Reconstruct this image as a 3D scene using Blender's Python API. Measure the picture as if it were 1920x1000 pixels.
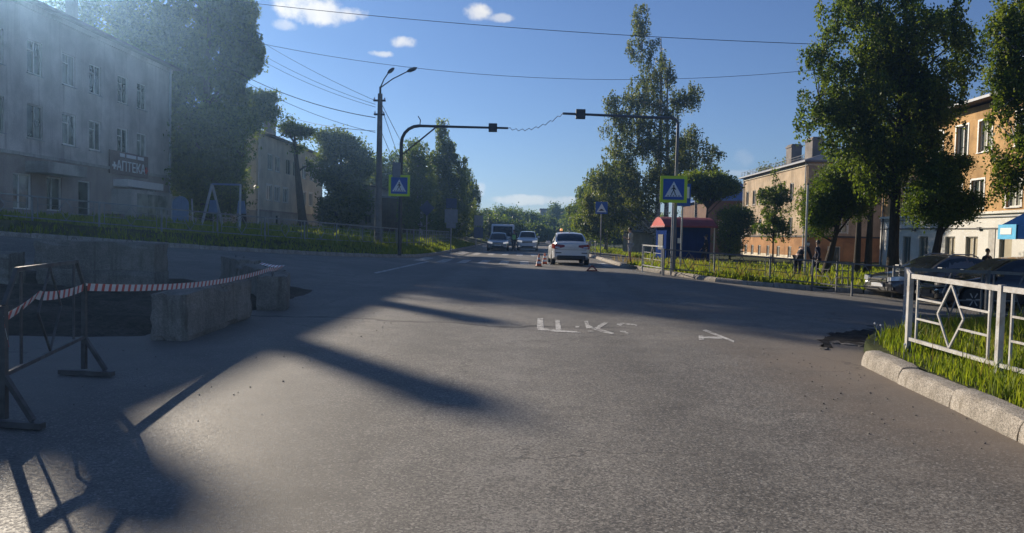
import bpy, bmesh, math, random
import numpy as np
from mathutils import Vector, Matrix, Quaternion
R = math.radians
rnd = random.Random(7)
SC = bpy.context.scene
COL = SC.collection
for o in list(bpy.data.objects):
    bpy.data.objects.remove(o)

# ------------------------------------------------------------------ camera, sky, sun, exposure
CAMP = Vector((0.0, 0.0, 1.3))
FPX = 1400.0
CAMR = Matrix.Rotation(R(1.02), 3, 'Z') @ Matrix.Rotation(R(90 - 2.41), 3, 'X') @ Matrix.Rotation(R(1.3), 3, 'Z')
cd = bpy.data.cameras.new('camera')
cd.sensor_width = 36.0
cd.lens = 36.0 * FPX / 1920.0
cd.clip_start = 0.05
cd.clip_end = 6000
cam = bpy.data.objects.new('camera', cd)
cam.matrix_world = Matrix.Translation(CAMP) @ CAMR.to_4x4()
COL.objects.link(cam)
SC.camera = cam
SUN = Vector((-0.62, 0.78, 0.354)).normalized()
SUN_ELEV = math.asin(SUN.z)
SUN_AZ = math.atan2(SUN.x, SUN.y)
sl = bpy.data.lights.new('sun', 'SUN')
sl.energy = 5.0
sl.angle = R(0.53)
sl.color = (1.0, 0.87, 0.70)
so = bpy.data.objects.new('sun', sl)
so.rotation_euler = SUN.to_track_quat('Z', 'Y').to_euler()
so.location = (-40, 60, 60)
COL.objects.link(so)
SC.view_settings.view_transform = 'Standard'
SC.view_settings.look = 'None'
SC.view_settings.gamma = 1.0
SC.view_settings.exposure = 0.65
SC.view_settings.use_curve_mapping = False
SC.render.engine = 'CYCLES'
SC.cycles.max_bounces = 6
SC.cycles.transparent_max_bounces = 8
SC.cycles.use_denoising = True


def ray(px, py):
    return (CAMR @ Vector(((px - 960) / FPX, -(py - 500) / FPX, -1.0))).normalized()


class NT:
    """small helper that writes shader nodes"""
    def __init__(s, tree):
        s.t = tree
        s.n = tree.nodes
        s.l = tree.links

    def node(s, typ, ins=None, **props):
        n = s.n.new(typ)
        for k, v in props.items():
            setattr(n, k, v)
        for k, v in (ins or {}).items():
            s.put(n.inputs[k], v)
        return n

    def put(s, sock, v):
        if isinstance(v, bpy.types.NodeSocket):
            s.l.new(v, sock)
        else:
            try:
                sock.default_value = v
            except TypeError:
                sock.default_value = (v, v, v)

    def math(s, op, a, b=0.0, c=0.0, clamp=False):
        return s.node('ShaderNodeMath', {0: a, 1: b, 2: c}, operation=op, use_clamp=clamp).outputs[0]

    def vmath(s, op, a, b=(0, 0, 0)):
        n = s.node('ShaderNodeVectorMath', {0: a, 1: b}, operation=op)
        return n.outputs[1] if op in ('DOT_PRODUCT', 'LENGTH', 'DISTANCE') else n.outputs[0]

    def noise(s, vec, scale, detail=3.0, rough=0.55, dist=0.0):
        return s.node('ShaderNodeTexNoise', {'Vector': vec, 'Scale': scale, 'Detail': detail, 'Roughness': rough, 'Distortion': dist}).outputs['Fac']

    def ramp(s, fac, lo, hi, a=0.0, b=1.0):
        return s.node('ShaderNodeMapRange', {'Value': fac, 'From Min': lo, 'From Max': hi, 'To Min': a, 'To Max': b}, interpolation_type='SMOOTHSTEP').outputs[0]

    def mix(s, fac, a, b, mode='MIX'):
        n = s.node('ShaderNodeMix', data_type='RGBA', blend_type=mode)
        s.put(n.inputs[0], fac)
        s.put(n.inputs[6], a if isinstance(a, bpy.types.NodeSocket) else (*a[:3], 1))
        s.put(n.inputs[7], b if isinstance(b, bpy.types.NodeSocket) else (*b[:3], 1))
        return n.outputs[2]

    def scale(s, col, f):
        n = s.node('ShaderNodeVectorMath', {0: col}, operation='SCALE')
        s.put(n.inputs['Scale'], f)
        return n.outputs[0]


# world: Nishita sky plus a few small fair-weather clouds at infinity
w = bpy.data.worlds.new('World')
SC.world = w
w.use_nodes = True
T = NT(w.node_tree)
T.n.clear()
sky = T.node('ShaderNodeTexSky', sky_type='NISHITA')
sky.sun_disc = False
sky.sun_elevation = SUN_ELEV
sky.sun_rotation = SUN_AZ
sky.altitude = 100
sky.air_density = 1.0
sky.dust_density = 0.0
sky.ozone_density = 2.6
tc = T.node('ShaderNodeTexCoord').outputs['Generated']
nz = T.node('ShaderNodeTexNoise', {'Vector': tc, 'Scale': 34.0, 'Detail': 7.0, 'Roughness': 0.62}).outputs['Fac']
nz2 = T.node('ShaderNodeTexNoise', {'Vector': tc, 'Scale': 11.0, 'Detail': 4.0, 'Roughness': 0.6}).outputs['Fac']
nzz = T.math('ADD', T.math('MULTIPLY', T.math('SUBTRACT', nz, 0.5), 2.6), T.math('MULTIPLY', T.math('SUBTRACT', nz2, 0.5), 1.6))
CLOUDS = [(585, 18, 74, 30, 0.95), (655, 26, 40, 15, 0.85), (535, 48, 26, 12, 0.55), (435, 4, 26, 12, 0.9), (896, 24, 34, 17, 0.8), (936, 34, 28, 9, 0.5),
          (758, 80, 30, 12, 0.85), (714, 101, 24, 7, 0.65), (1392, 300, 24, 20, 0.14), (1015, 376, 125, 11, 0.55), (900, 358, 14, 18, 0.5), (1390, 325, 60, 9, 0.35),
          (-300, 90, 190, 50, 0.8), (2250, 150, 160, 40, 0.7), (1500, -420, 220, 60, 0.7), (200, -500, 260, 70, 0.7)]
tot = None
for (cx, cy, ax, ay, op) in CLOUDS:
    d = ray(cx, cy)
    uu = d.cross(Vector((0, 0, 1))).normalized()
    vv = uu.cross(d).normalized()
    den = T.math('MAXIMUM', T.vmath('DOT_PRODUCT', tc, tuple(d)), 0.001)
    u = T.math('DIVIDE', T.vmath('DOT_PRODUCT', tc, tuple(uu * (FPX / ax))), den)
    v = T.math('DIVIDE', T.vmath('DOT_PRODUCT', tc, tuple(vv * (FPX / ay))), den)
    r2 = T.math('ADD', T.math('MULTIPLY', u, u), T.math('MULTIPLY', v, v))
    f = T.math('ADD', T.math('SUBTRACT', 1.0, r2), nzz)
    m = T.math('MULTIPLY', T.ramp(f, 0.05, 1.1), op)
    front = T.math('GREATER_THAN', T.vmath('DOT_PRODUCT', tc, tuple(d)), 0.05)
    m = T.math('MULTIPLY', m, front)
    tot = m if tot is None else T.math('MAXIMUM', tot, m)
ccol = T.mix(T.ramp(nz2, 0.35, 0.65), (5.2, 5.2, 5.4), (7.2, 6.8, 5.9))
skyc = T.mix(1.0, sky.outputs[0], (0.44, 0.48, 0.62), 'MULTIPLY')
full = T.mix(tot, skyc, ccol)
bg = T.node('ShaderNodeBackground', {'Color': full, 'Strength': 0.10})
out = T.node('ShaderNodeOutputWorld')
T.l.new(bg.outputs[0], out.inputs[0])


# ------------------------------------------------------------------ lie of the land
def sstep(a, b, x):
    t = np.clip((np.asarray(x, float) - a) / (b - a), 0, 1)
    return t * t * (3 - 2 * t)


def hgt(x, y):
    """height of the road surface: the cross street comes down from the left and drops away to the right"""
    x = np.asarray(x, float)
    y = np.asarray(y, float)
    wl = sstep(9, 24, y)
    wr = sstep(7, 18, y)
    left = np.minimum(0.075 * np.maximum(0, -x - 3.9), 1.1)
    right = np.minimum(0.05 * np.maximum(0, x - 4.0), 0.45)
    return left * wl - right * wr


def H(x, y):
    return float(hgt(x, y))


def GP(px, py, dz=0.0):
    """point of the ground seen at a pixel of the photograph"""
    d = ray(px, py)
    z = dz
    p = None
    for _ in range(60):
        t = (z - CAMP.z) / d.z
        p = CAMP + d * t
        z = 0.6 * z + 0.4 * (H(p.x, p.y) + dz)
    return Vector((p.x, p.y, H(p.x, p.y) + dz))


def AT(px, py, y):
    d = ray(px, py)
    return CAMP + d * ((y - CAMP.y) / d.y)


# ------------------------------------------------------------------ mesh builder
class MB:
    def __init__(s):
        s.v = []
        s.f = []
        s.m = []

    def add(s, vs, fs, mi=0):
        n = len(s.v)
        s.v += [tuple(v) for v in vs]
        s.f += [[i + n for i in f] for f in fs]
        s.m += [mi] * len(fs)
        return s

    def box(s, c, d, rz=0.0, mi=0, rot=None):
        hx, hy, hz = d[0] / 2, d[1] / 2, d[2] / 2
        M = rot if rot is not None else Matrix.Rotation(rz, 3, 'Z')
        c = Vector(c)
        vs = [c + M @ Vector((x, y, z)) for x in (-hx, hx) for y in (-hy, hy) for z in (-hz, hz)]
        return s.add(vs, [(0, 1, 3, 2), (4, 6, 7, 5), (0, 4, 5, 1), (2, 3, 7, 6), (0, 2, 6, 4), (1, 5, 7, 3)], mi)

    def bar(s, p, q, wd, ht, mi=0, up=(0, 0, 1)):
        p, q = Vector(p), Vector(q)
        a = (q - p).normalized()
        up = Vector(up)
        if abs(a.dot(up)) > 0.98:
            up = Vector((1, 0, 0))
        b = a.cross(up).normalized()
        c = b.cross(a).normalized()
        vs = []
        for e in (p, q):
            for (i, j) in ((-1, -1), (1, -1), (1, 1), (-1, 1)):
                vs.append(e + b * (i * wd / 2) + c * (j * ht / 2))
        return s.add(vs, [(0, 3, 2, 1), (4, 5, 6, 7), (0, 1, 5, 4), (1, 2, 6, 5), (2, 3, 7, 6), (3, 0, 4, 7)], mi)

    def tube(s, pts, rs, n=8, mi=0, cap=True):
        pts = [Vector(p) for p in pts]
        if not isinstance(rs, (list, tuple)):
            rs = [rs] * len(pts)
        vs, fs = [], []
        prev = None
        for i, p in enumerate(pts):
            a = (pts[min(i + 1, len(pts) - 1)] - pts[max(i - 1, 0)]).normalized()
            ref = prev if prev is not None else (Vector((1, 0, 0)) if abs(a.x) < 0.9 else Vector((0, 1, 0)))
            b = (ref - a * ref.dot(a)).normalized()
            prev = b
            c = a.cross(b)
            for k in range(n):
                t = 2 * math.pi * k / n
                vs.append(p + (b * math.cos(t) + c * math.sin(t)) * rs[i])
        for i in range(len(pts) - 1):
            for k in range(n):
                k2 = (k + 1) % n
                fs.append((i * n + k, i * n + k2, (i + 1) * n + k2, (i + 1) * n + k))
        if cap:
            fs.append(tuple(range(n - 1, -1, -1)))
            fs.append(tuple((len(pts) - 1) * n + k for k in range(n)))
        return s.add(vs, fs, mi)

    def prism(s, pts, off, mi=0):
        """closed polygon pts (3d) pushed along the vector off"""
        off = Vector(off)
        n = len(pts)
        vs = [Vector(p) for p in pts] + [Vector(p) + off for p in pts]
        fs = [tuple(range(n - 1, -1, -1)), tuple(range(n, 2 * n))]
        fs += [(i, (i + 1) % n, n + (i + 1) % n, n + i) for i in range(n)]
        return s.add(vs, fs, mi)

    def lathe(s, prof, n=16, axis='Z', c=(0, 0, 0), mi=0):
        vs, fs = [], []
        c = Vector(c)
        for (r, z) in prof:
            for k in range(n):
                t = 2 * math.pi * k / n
                if axis == 'Z':
                    vs.append(c + Vector((r * math.cos(t), r * math.sin(t), z)))
                else:
                    vs.append(c + Vector((z, r * math.cos(t), r * math.sin(t))))
        for i in range(len(prof) - 1):
            for k in range(n):
                k2 = (k + 1) % n
                fs.append((i * n + k, i * n + k2, (i + 1) * n + k2, (i + 1) * n + k))
        fs.append(tuple(range(n - 1, -1, -1)))
        fs.append(tuple((len(prof) - 1) * n + k for k in range(n)))
        return s.add(vs, fs, mi)

    def mesh(s, name, mats, smooth=False):
        me = bpy.data.meshes.new(name)
        me.from_pydata(s.v, [], s.f)
        mats = mats if isinstance(mats, (list, tuple)) else [mats]
        for m in mats:
            me.materials.append(m)
        if len(mats) > 1:
            me.polygons.foreach_set('material_index', s.m)
        bm = bmesh.new()
        bm.from_mesh(me)
        bmesh.ops.recalc_face_normals(bm, faces=bm.faces)
        bm.to_mesh(me)
        bm.free()
        if smooth:
            me.polygons.foreach_set('use_smooth', [True] * len(me.polygons))
            if smooth != 'all':
                me.set_sharp_from_angle(angle=R(38))
        me.update()
        return me

    def shift(s, off):
        off = Vector(off)
        s.v = [tuple(Vector(v) - off) for v in s.v]
        return s


def obj(name, data, parent=None, loc=None, rot=None):
    o = bpy.data.objects.new(name, data)
    COL.objects.link(o)
    if parent is not None:
        o.parent = parent
    if loc is not None:
        o.location = loc
    if rot is not None:
        o.rotation_euler = rot
    return o


def tag(o, label=None, cat=None, group=None, kind=None):
    if label:
        o['label'] = label
    if cat:
        o['category'] = cat
    if group:
        o['group'] = group
    if kind:
        o['kind'] = kind
    return o


def thing(name, label, cat, loc=(0, 0, 0), rz=0.0, group=None, kind=None):
    o = obj(name, None, loc=loc, rot=(0, 0, rz))
    o.empty_display_size = 0.2
    return tag(o, label, cat, group, kind)


def part(name, mb, mat, parent, smooth=False, bevel=0.0, world=None, label=None):
    """link a mesh builder as a part; world = the thing whose location the world-space vertices are taken from"""
    if world is not None:
        mb.shift(world.location)
    o = obj(name, mb.mesh(name, mat, smooth), parent)
    if bevel:
        b = o.modifiers.new('edge', 'BEVEL')
        b.width = bevel
        b.segments = 2
        b.limit_method = 'ANGLE'
        b.angle_limit = R(35)
    if label:
        o['label'] = label
    return o


def dup(o, parent=None):
    c = o.copy()
    COL.objects.link(c)
    if parent is not None:
        c.parent = parent
    for ch in list(o.children):
        dup(ch, c)
    return c


# ------------------------------------------------------------------ materials
def newmat(name):
    m = bpy.data.materials.new(name)
    m.use_nodes = True
    t = NT(m.node_tree)
    t.n.clear()
    o = t.node('ShaderNodeOutputMaterial')
    return m, t, o


def plain(name, col, rough=0.6, metal=0.0, var=0.15, scale=6.0, bump=0.0, spec=0.5, emit=None, coat=0.0, dirt=None, dirtcol=(0.1, 0.085, 0.065)):
    m, t, o = newmat(name)
    pos = t.node('ShaderNodeTexCoord').outputs['Object']
    c = (*col, 1)
    n = t.noise(pos, scale, 5.0, 0.6)
    colr = t.scale(t.mix(0.0, c, c), t.ramp(n, 0.25, 0.75, 1 - var, 1 + var))
    if dirt:
        colr = t.mix(t.math('MULTIPLY', t.ramp(t.noise(pos, scale * 0.6, 6.0, 0.65, 0.6), 0.45, 0.75), dirt), colr, dirtcol)
    p = t.node('ShaderNodeBsdfPrincipled', {'Base Color': colr, 'Roughness': rough, 'Metallic': metal, 'Specular IOR Level': spec, 'Coat Weight': coat})
    if emit:
        p.inputs['Emission Color'].default_value = (*emit[0], 1)
        p.inputs['Emission Strength'].default_value = emit[1]
    if bump:
        b = t.node('ShaderNodeBump', {'Strength': bump, 'Distance': 0.02, 'Height': t.noise(pos, scale * 5, 5.0, 0.65)})
        t.l.new(b.outputs[0], p.inputs['Normal'])
    t.l.new(p.outputs[0], o.inputs[0])
    return m


def plaster(name, col, streak=0.35, patch=0.3, dirtcol=(0.16, 0.13, 0.10), rough=0.9):
    """old painted render: blotches, rain streaks that run down, fine grain"""
    m, t, o = newmat(name)
    pos = t.node('ShaderNodeNewGeometry').outputs['Position']
    st = t.node('ShaderNodeMapping', {'Vector': pos, 'Scale': (2.2, 2.2, 0.16)}).outputs[0]
    a = t.noise(pos, 0.55, 6.0, 0.62, 0.3)
    b = t.noise(st, 1.6, 5.0, 0.6)
    g = t.noise(pos, 14.0, 4.0, 0.6)
    c0 = t.scale(t.mix(0, (*col, 1), (*col, 1)), t.ramp(a, 0.3, 0.7, 1 - patch, 1 + patch * 0.55))
    c1 = t.mix(t.math('MULTIPLY', t.ramp(b, 0.48, 0.78), streak), c0, dirtcol)
    c2 = t.scale(c1, t.ramp(g, 0.2, 0.8, 0.9, 1.1))
    p = t.node('ShaderNodeBsdfPrincipled', {'Base Color': c2, 'Roughness': rough, 'Specular IOR Level': 0.25})
    bp = t.node('ShaderNodeBump', {'Strength': 0.35, 'Distance': 0.02, 'Height': t.noise(pos, 9.0, 6.0, 0.65)})
    t.l.new(bp.outputs[0], p.inputs['Normal'])
    t.l.new(p.outputs[0], o.inputs[0])
    return m


def concrete(name, col, gravel=0.25, scale=60.0, bump=0.6, stain=0.4):
    m, t, o = newmat(name)
    pos = t.node('ShaderNodeTexCoord').outputs['Object']
    a = t.noise(pos, 2.2, 6.0, 0.65, 0.4)
    vr = t.node('ShaderNodeTexVoronoi', {'Vector': pos, 'Scale': scale})
    sp = t.node('ShaderNodeSeparateColor', {0: vr.outputs['Color']}).outputs[0]
    st = t.node('ShaderNodeMapping', {'Vector': pos, 'Scale': (5.0, 5.0, 0.5)}).outputs[0]
    c0 = t.scale(t.mix(0, (*col, 1), (*col, 1)), t.ramp(a, 0.28, 0.72, 0.72, 1.18))
    c1 = t.scale(c0, t.math('ADD', 1 - gravel, t.math('MULTIPLY', sp, gravel * 2)))
    c2 = t.mix(t.math('MULTIPLY', t.ramp(t.noise(st, 1.5, 5.0, 0.6), 0.5, 0.75), stain), c1, (col[0] * 0.4, col[1] * 0.37, col[2] * 0.3))
    p = t.node('ShaderNodeBsdfPrincipled', {'Base Color': c2, 'Roughness': 0.92, 'Specular IOR Level': 0.3})
    hh = t.math('ADD', t.math('MULTIPLY', vr.outputs['Distance'], 0.6), t.noise(pos, 18.0, 6.0, 0.7))
    bp = t.node('ShaderNodeBump', {'Strength': bump, 'Distance': 0.012, 'Height': hh})
    t.l.new(bp.outputs[0], p.inputs['Normal'])
    t.l.new(p.outputs[0], o.inputs[0])
    return m


def leafmat(name, a, b, trans=0.35, rough=0.5):
    m, t, o = newmat(name)
    at = t.node('ShaderNodeAttribute', attribute_name='tint').outputs['Fac']
    c = t.mix(at, a, b)
    p = t.node('ShaderNodeBsdfPrincipled', {'Base Color': c, 'Roughness': rough, 'Specular IOR Level': 0.22})
    tr = t.node('ShaderNodeBsdfTranslucent', {'Color': t.mix(1.0, c, (1.5, 1.35, 0.55), 'MULTIPLY')})
    mx = t.node('ShaderNodeMixShader', {0: trans, 1: p.outputs[0], 2: tr.outputs[0]})
    t.l.new(mx.outputs[0], o.inputs[0])
    return m


def barkmat(name, col, birch=False):
    m, t, o = newmat(name)
    pos = t.node('ShaderNodeTexCoord').outputs['Object']
    if birch:
        st = t.node('ShaderNodeMapping', {'Vector': pos, 'Scale': (3.0, 3.0, 9.0)}).outputs[0]
        n = t.noise(st, 1.6, 5.0, 0.65, 0.5)
        c = t.mix(t.ramp(n, 0.47, 0.58), (0.46, 0.44, 0.41), (0.035, 0.03, 0.028))
    else:
        st = t.node('ShaderNodeMapping', {'Vector': pos, 'Scale': (9.0, 9.0, 1.2)}).outputs[0]
        n = t.noise(st, 2.0, 6.0, 0.7)
        c = t.scale(t.mix(0, (*col, 1), (*col, 1)), t.ramp(n, 0.3, 0.7, 0.45, 1.35))
    p = t.node('ShaderNodeBsdfPrincipled', {'Base Color': c, 'Roughness': 0.9, 'Specular IOR Level': 0.2})
    bp = t.node('ShaderNodeBump', {'Strength': 0.8, 'Distance': 0.03, 'Height': n})
    t.l.new(bp.outputs[0], p.inputs['Normal'])
    t.l.new(p.outputs[0], o.inputs[0])
    return m


def asphalt(name):
    m, t, o = newmat(name)
    pos = t.node('ShaderNodeNewGeometry').outputs['Position']
    xyz = t.node('ShaderNodeSeparateXYZ', {0: pos})
    x, y = xyz.outputs[0], xyz.outputs[1]
    big = t.noise(pos, 0.28, 5.0, 0.6, 0.4)
    mid = t.noise(pos, 2.3, 6.0, 0.65)
    vr = t.node('ShaderNodeTexVoronoi', {'Vector': pos, 'Scale': 95.0})
    sp = t.node('ShaderNodeSeparateColor', {0: vr.outputs['Color']}).outputs[0]
    vr2 = t.node('ShaderNodeTexVoronoi', {'Vector': pos, 'Scale': 210.0})
    sp2 = t.node('ShaderNodeSeparateColor', {0: vr2.outputs['Color']}).outputs[0]
    base = t.mix(t.ramp(big, 0.35, 0.65), (0.122, 0.114, 0.101), (0.166, 0.154, 0.134))
    c = t.scale(base, t.ramp(mid, 0.25, 0.75, 0.82, 1.16))
    c = t.scale(c, t.ramp(sp, 0.0, 1.0, 0.50, 1.50))
    c = t.scale(c, t.ramp(sp2, 0.0, 1.0, 0.75, 1.25))
    # wheel-polished lanes, oil drips between them, faint tar and damp stains
    lane = t.math('ABSOLUTE', t.math('SUBTRACT', t.math('ABSOLUTE', t.math('SUBTRACT', t.math('ABSOLUTE', t.math('ADD', x, t.math('MULTIPLY', t.math('SUBTRACT', mid, 0.5), 0.5))), 1.9)), 0.78))
    c = t.scale(c, t.ramp(lane, 0.05, 0.5, 0.86, 1.05))
    oil = t.math('MULTIPLY', t.ramp(t.noise(pos, 0.75, 6.0, 0.7, 1.2), 0.60, 0.74), 0.5)
    c = t.mix(oil, c, (0.070, 0.066, 0.060))
    pale = t.math('MULTIPLY', t.ramp(t.noise(t.vmath('ADD', pos, (7.3, 2.1, 0.0)), 0.55, 7.0, 0.72, 0.8), 0.56, 0.78), 0.26)
    c = t.mix(pale, c, (0.225, 0.212, 0.188))
    # pale chips of stone worn clean
    c = t.mix(t.math('MULTIPLY', t.math('GREATER_THAN', sp, 0.93), 0.55), c, (0.36, 0.34, 0.30))
    # dust swept against the kerb and in the broken edge of the corner
    dn = t.noise(pos, 0.9, 5.0, 0.65)
    e = t.math('ADD', x, t.math('MULTIPLY', t.math('SUBTRACT', dn, 0.5), 2.2))
    ymask = t.ramp(y, 12.0, 7.5)
    dust = t.math('MULTIPLY', t.math('MULTIPLY', t.ramp(e, 1.7, 3.7), ymask), 0.75)
    c = t.mix(dust, c, (0.200, 0.158, 0.118))
    dl = t.math('ADD', t.math('MULTIPLY', x, -1.0), t.math('MULTIPLY', t.math('SUBTRACT', dn, 0.5), 2.6))
    dust2 = t.math('MULTIPLY', t.math('MULTIPLY', t.ramp(dl, 2.4, 4.2), t.ramp(y, 15.0, 11.0)), 0.6)
    c = t.mix(dust2, c, (0.175, 0.158, 0.134))
    # paler worn strip where the old centre line was milled off
    cl = t.math('ABSOLUTE', t.math('SUBTRACT', t.math('ADD', x, 0.12), t.math('MULTIPLY', t.math('SUBTRACT', mid, 0.5), 0.35)))
    c = t.mix(t.math('MULTIPLY', t.math('MULTIPLY', t.ramp(cl, 0.34, 0.04), t.ramp(y, 13.0, 8.0)), t.ramp(t.math('ADD', t.math('MULTIPLY', mid, 0.6), t.math('MULTIPLY', sp, 0.4)), 0.35, 0.75, 0.08, 0.8)), c, (0.26, 0.245, 0.22))
    # the seam across the street and wandering cracks
    sy = t.math('ABSOLUTE', t.math('SUBTRACT', y, t.math('ADD', 10.75, t.math('ADD', t.math('MULTIPLY', x, -0.10), t.math('MULTIPLY', t.math('SUBTRACT', t.noise(pos, 0.8, 4.0), 0.5), 1.5)))))
    seam = t.math('MULTIPLY', t.ramp(sy, 0.10, 0.03), t.ramp(x, 2.0, 0.4))
    cr = t.node('ShaderNodeTexVoronoi', {'Vector': t.vmath('ADD', pos, t.node('ShaderNodeCombineXYZ', {0: t.math('MULTIPLY', mid, 0.9), 1: t.math('MULTIPLY', dn, 1.3)}).outputs[0]), 'Scale': 0.34}, feature='DISTANCE_TO_EDGE').outputs['Distance']
    crk = t.math('MULTIPLY', t.ramp(cr, 0.007, 0.002), t.ramp(big, 0.44, 0.56))
    crk = t.math('MAXIMUM', t.math('MULTIPLY', seam, 0.8), t.math('MULTIPLY', crk, 0.42))
    c = t.mix(crk, c, (0.022, 0.020, 0.018))
    # square repair patches
    pt = t.node('ShaderNodeTexBrick', {'Vector': t.vmath('ADD', pos, (1.3, 0.4, 0)), 'Scale': 0.21, 'Mortar Size': 0.0, 'Color1': (0, 0, 0, 1), 'Color2': (1, 1, 1, 1), 'Bias': -0.55})
    c = t.mix(t.math('MULTIPLY', pt.outputs[0], t.ramp(y, 13.0, 17.0, 0.0, 0.35)), c, (0.095, 0.092, 0.088))
    rg = t.ramp(sp, 0.0, 1.0, 0.62, 0.86)
    p = t.node('ShaderNodeBsdfPrincipled', {'Base Color': c, 'Roughness': rg, 'Specular IOR Level': 0.35})
    hh = t.math('ADD', t.math('MULTIPLY', sp, 0.9), t.math('ADD', t.math('MULTIPLY', vr2.outputs['Distance'], 0.4), t.math('MULTIPLY', crk, -2.0)))
    bp = t.node('ShaderNodeBump', {'Strength': 0.5, 'Distance': 0.004, 'Height': hh})
    t.l.new(bp.outputs[0], p.inputs['Normal'])
    t.l.new(p.outputs[0], o.inputs[0])
    return m


def soil(name, a, b, scale=1.6, bump=0.9):
    m, t, o = newmat(name)
    pos = t.node('ShaderNodeNewGeometry').outputs['Position']
    n = t.noise(pos, scale, 7.0, 0.68, 0.3)
    f = t.noise(pos, scale * 14, 5.0, 0.7)
    c = t.scale(t.mix(t.ramp(n, 0.35, 0.65), a, b), t.ramp(f, 0.2, 0.8, 0.6, 1.35))
    p = t.node('ShaderNodeBsdfPrincipled', {'Base Color': c, 'Roughness': 0.95, 'Specular IOR Level': 0.15})
    bp = t.node('ShaderNodeBump', {'Strength': bump, 'Distance': 0.04, 'Height': t.math('ADD', f, n)})
    t.l.new(bp.outputs[0], p.inputs['Normal'])
    t.l.new(p.outputs[0], o.inputs[0])
    return m


def roadpaint(name):
    """white line paint, mostly worn through to the asphalt"""
    m, t, o = newmat(name)
    pos = t.node('ShaderNodeNewGeometry').outputs['Position']
    n = t.noise(pos, 3.5, 7.0, 0.7)
    vr = t.node('ShaderNodeTexVoronoi', {'Vector': pos, 'Scale': 62.0})
    sp = t.node('ShaderNodeSeparateColor', {0: vr.outputs['Color']}).outputs[0]
    wear = t.ramp(t.math('ADD', n, t.math('MULTIPLY', sp, 0.25)), 0.52, 0.78)
    c = t.mix(wear, (0.56, 0.55, 0.52), (0.135, 0.127, 0.115))
    p = t.node('ShaderNodeBsdfPrincipled', {'Base Color': c, 'Roughness': 0.75, 'Specular IOR Level': 0.35})
    bp = t.node('ShaderNodeBump', {'Strength': 0.4, 'Distance': 0.005, 'Height': sp})
    t.l.new(bp.outputs[0], p.inputs['Normal'])
    t.l.new(p.outputs[0], o.inputs[0])
    return m


def glassmat(name, col, rough=0.06):
    m, t, o = newmat(name)
    pos = t.node('ShaderNodeTexCoord').outputs['Object']
    n = t.noise(pos, 1.3, 3.0)
    c = t.scale(t.mix(0, (*col, 1), (*col, 1)), t.ramp(n, 0.3, 0.7, 0.5, 1.6))
    p = t.node('ShaderNodeBsdfPrincipled', {'Base Color': c, 'Roughness': rough, 'Specular IOR Level': 0.6})
    bp = t.node('ShaderNodeBump', {'Strength': 0.06, 'Distance': 0.05, 'Height': t.noise(pos, 2.0, 2.0)})
    t.l.new(bp.outputs[0], p.inputs['Normal'])
    t.l.new(p.outputs[0], o.inputs[0])
    return m


M = {}
M['asphalt'] = asphalt('asphalt')
M['turf'] = soil('turf_soil', (0.035, 0.052, 0.016), (0.065, 0.070, 0.026))
M['field'] = soil('field', (0.030, 0.045, 0.016), (0.055, 0.062, 0.024), 0.12)
M['dirt'] = soil('dirt', (0.055, 0.046, 0.037), (0.105, 0.090, 0.072), 1.4)
M['walk'] = soil('pavement', (0.085, 0.080, 0.074), (0.125, 0.118, 0.108), 0.8, 0.4)
M['paint'] = roadpaint('road_paint')
M['kerb'] = concrete('kerb_concrete', (0.36, 0.325, 0.275), 0.42, 130.0, 0.8, 0.6)
M['block'] = concrete('block_concrete', (0.235, 0.215, 0.185), 0.2, 60.0, 0.8, 0.85)
M['hollow_shade'] = soil('painted_hollow_shade', (0.022, 0.020, 0.018), (0.075, 0.068, 0.06), 5.0)  # near-black soil tone, the shadow inside the hollow painted in
M['grass'] = leafmat('grass_blade', (0.085, 0.150, 0.015), (0.280, 0.330, 0.055), 0.52, 0.6)
M['grass_dry'] = leafmat('dry_grass_stem', (0.16, 0.13, 0.06), (0.30, 0.25, 0.12), 0.35, 0.7)
M['leaf_birch'] = leafmat('birch_leaf', (0.042, 0.082, 0.012), (0.150, 0.205, 0.036), 0.52, 0.5)
M['leaf_dark'] = leafmat('dark_leaf', (0.036, 0.074, 0.012), (0.135, 0.195, 0.032), 0.52, 0.5)
M['leaf_fresh'] = leafmat('fresh_leaf', (0.050, 0.100, 0.012), (0.130, 0.190, 0.030), 0.45, 0.55)
M['leaf_grey'] = leafmat('grey_leaf', (0.046, 0.076, 0.018), (0.150, 0.185, 0.050), 0.5, 0.5)
M['bark'] = barkmat('bark', (0.055, 0.045, 0.036))
M['birch'] = barkmat('birch_bark', (0.5, 0.5, 0.48), True)
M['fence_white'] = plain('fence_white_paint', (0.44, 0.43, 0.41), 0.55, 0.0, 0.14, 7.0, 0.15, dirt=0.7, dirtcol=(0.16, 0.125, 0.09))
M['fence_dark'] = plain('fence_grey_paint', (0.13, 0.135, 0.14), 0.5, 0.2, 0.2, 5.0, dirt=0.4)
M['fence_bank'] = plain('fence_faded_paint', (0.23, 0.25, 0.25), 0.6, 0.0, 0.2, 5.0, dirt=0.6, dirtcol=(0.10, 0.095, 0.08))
M['steel'] = plain('galvanised_steel', (0.33, 0.34, 0.35), 0.42, 0.75, 0.15, 4.0, 0.1)
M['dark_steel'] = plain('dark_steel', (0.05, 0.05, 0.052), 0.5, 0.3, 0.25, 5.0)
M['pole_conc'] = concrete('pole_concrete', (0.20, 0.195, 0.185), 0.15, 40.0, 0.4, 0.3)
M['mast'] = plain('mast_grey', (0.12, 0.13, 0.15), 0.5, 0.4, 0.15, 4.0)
M['tape_red'] = plain('tape_red', (0.55, 0.085, 0.065), 0.5, 0, 0.08)
M['tri_red'] = plain('reflector_red', (0.22, 0.02, 0.02), 0.5)
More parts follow.
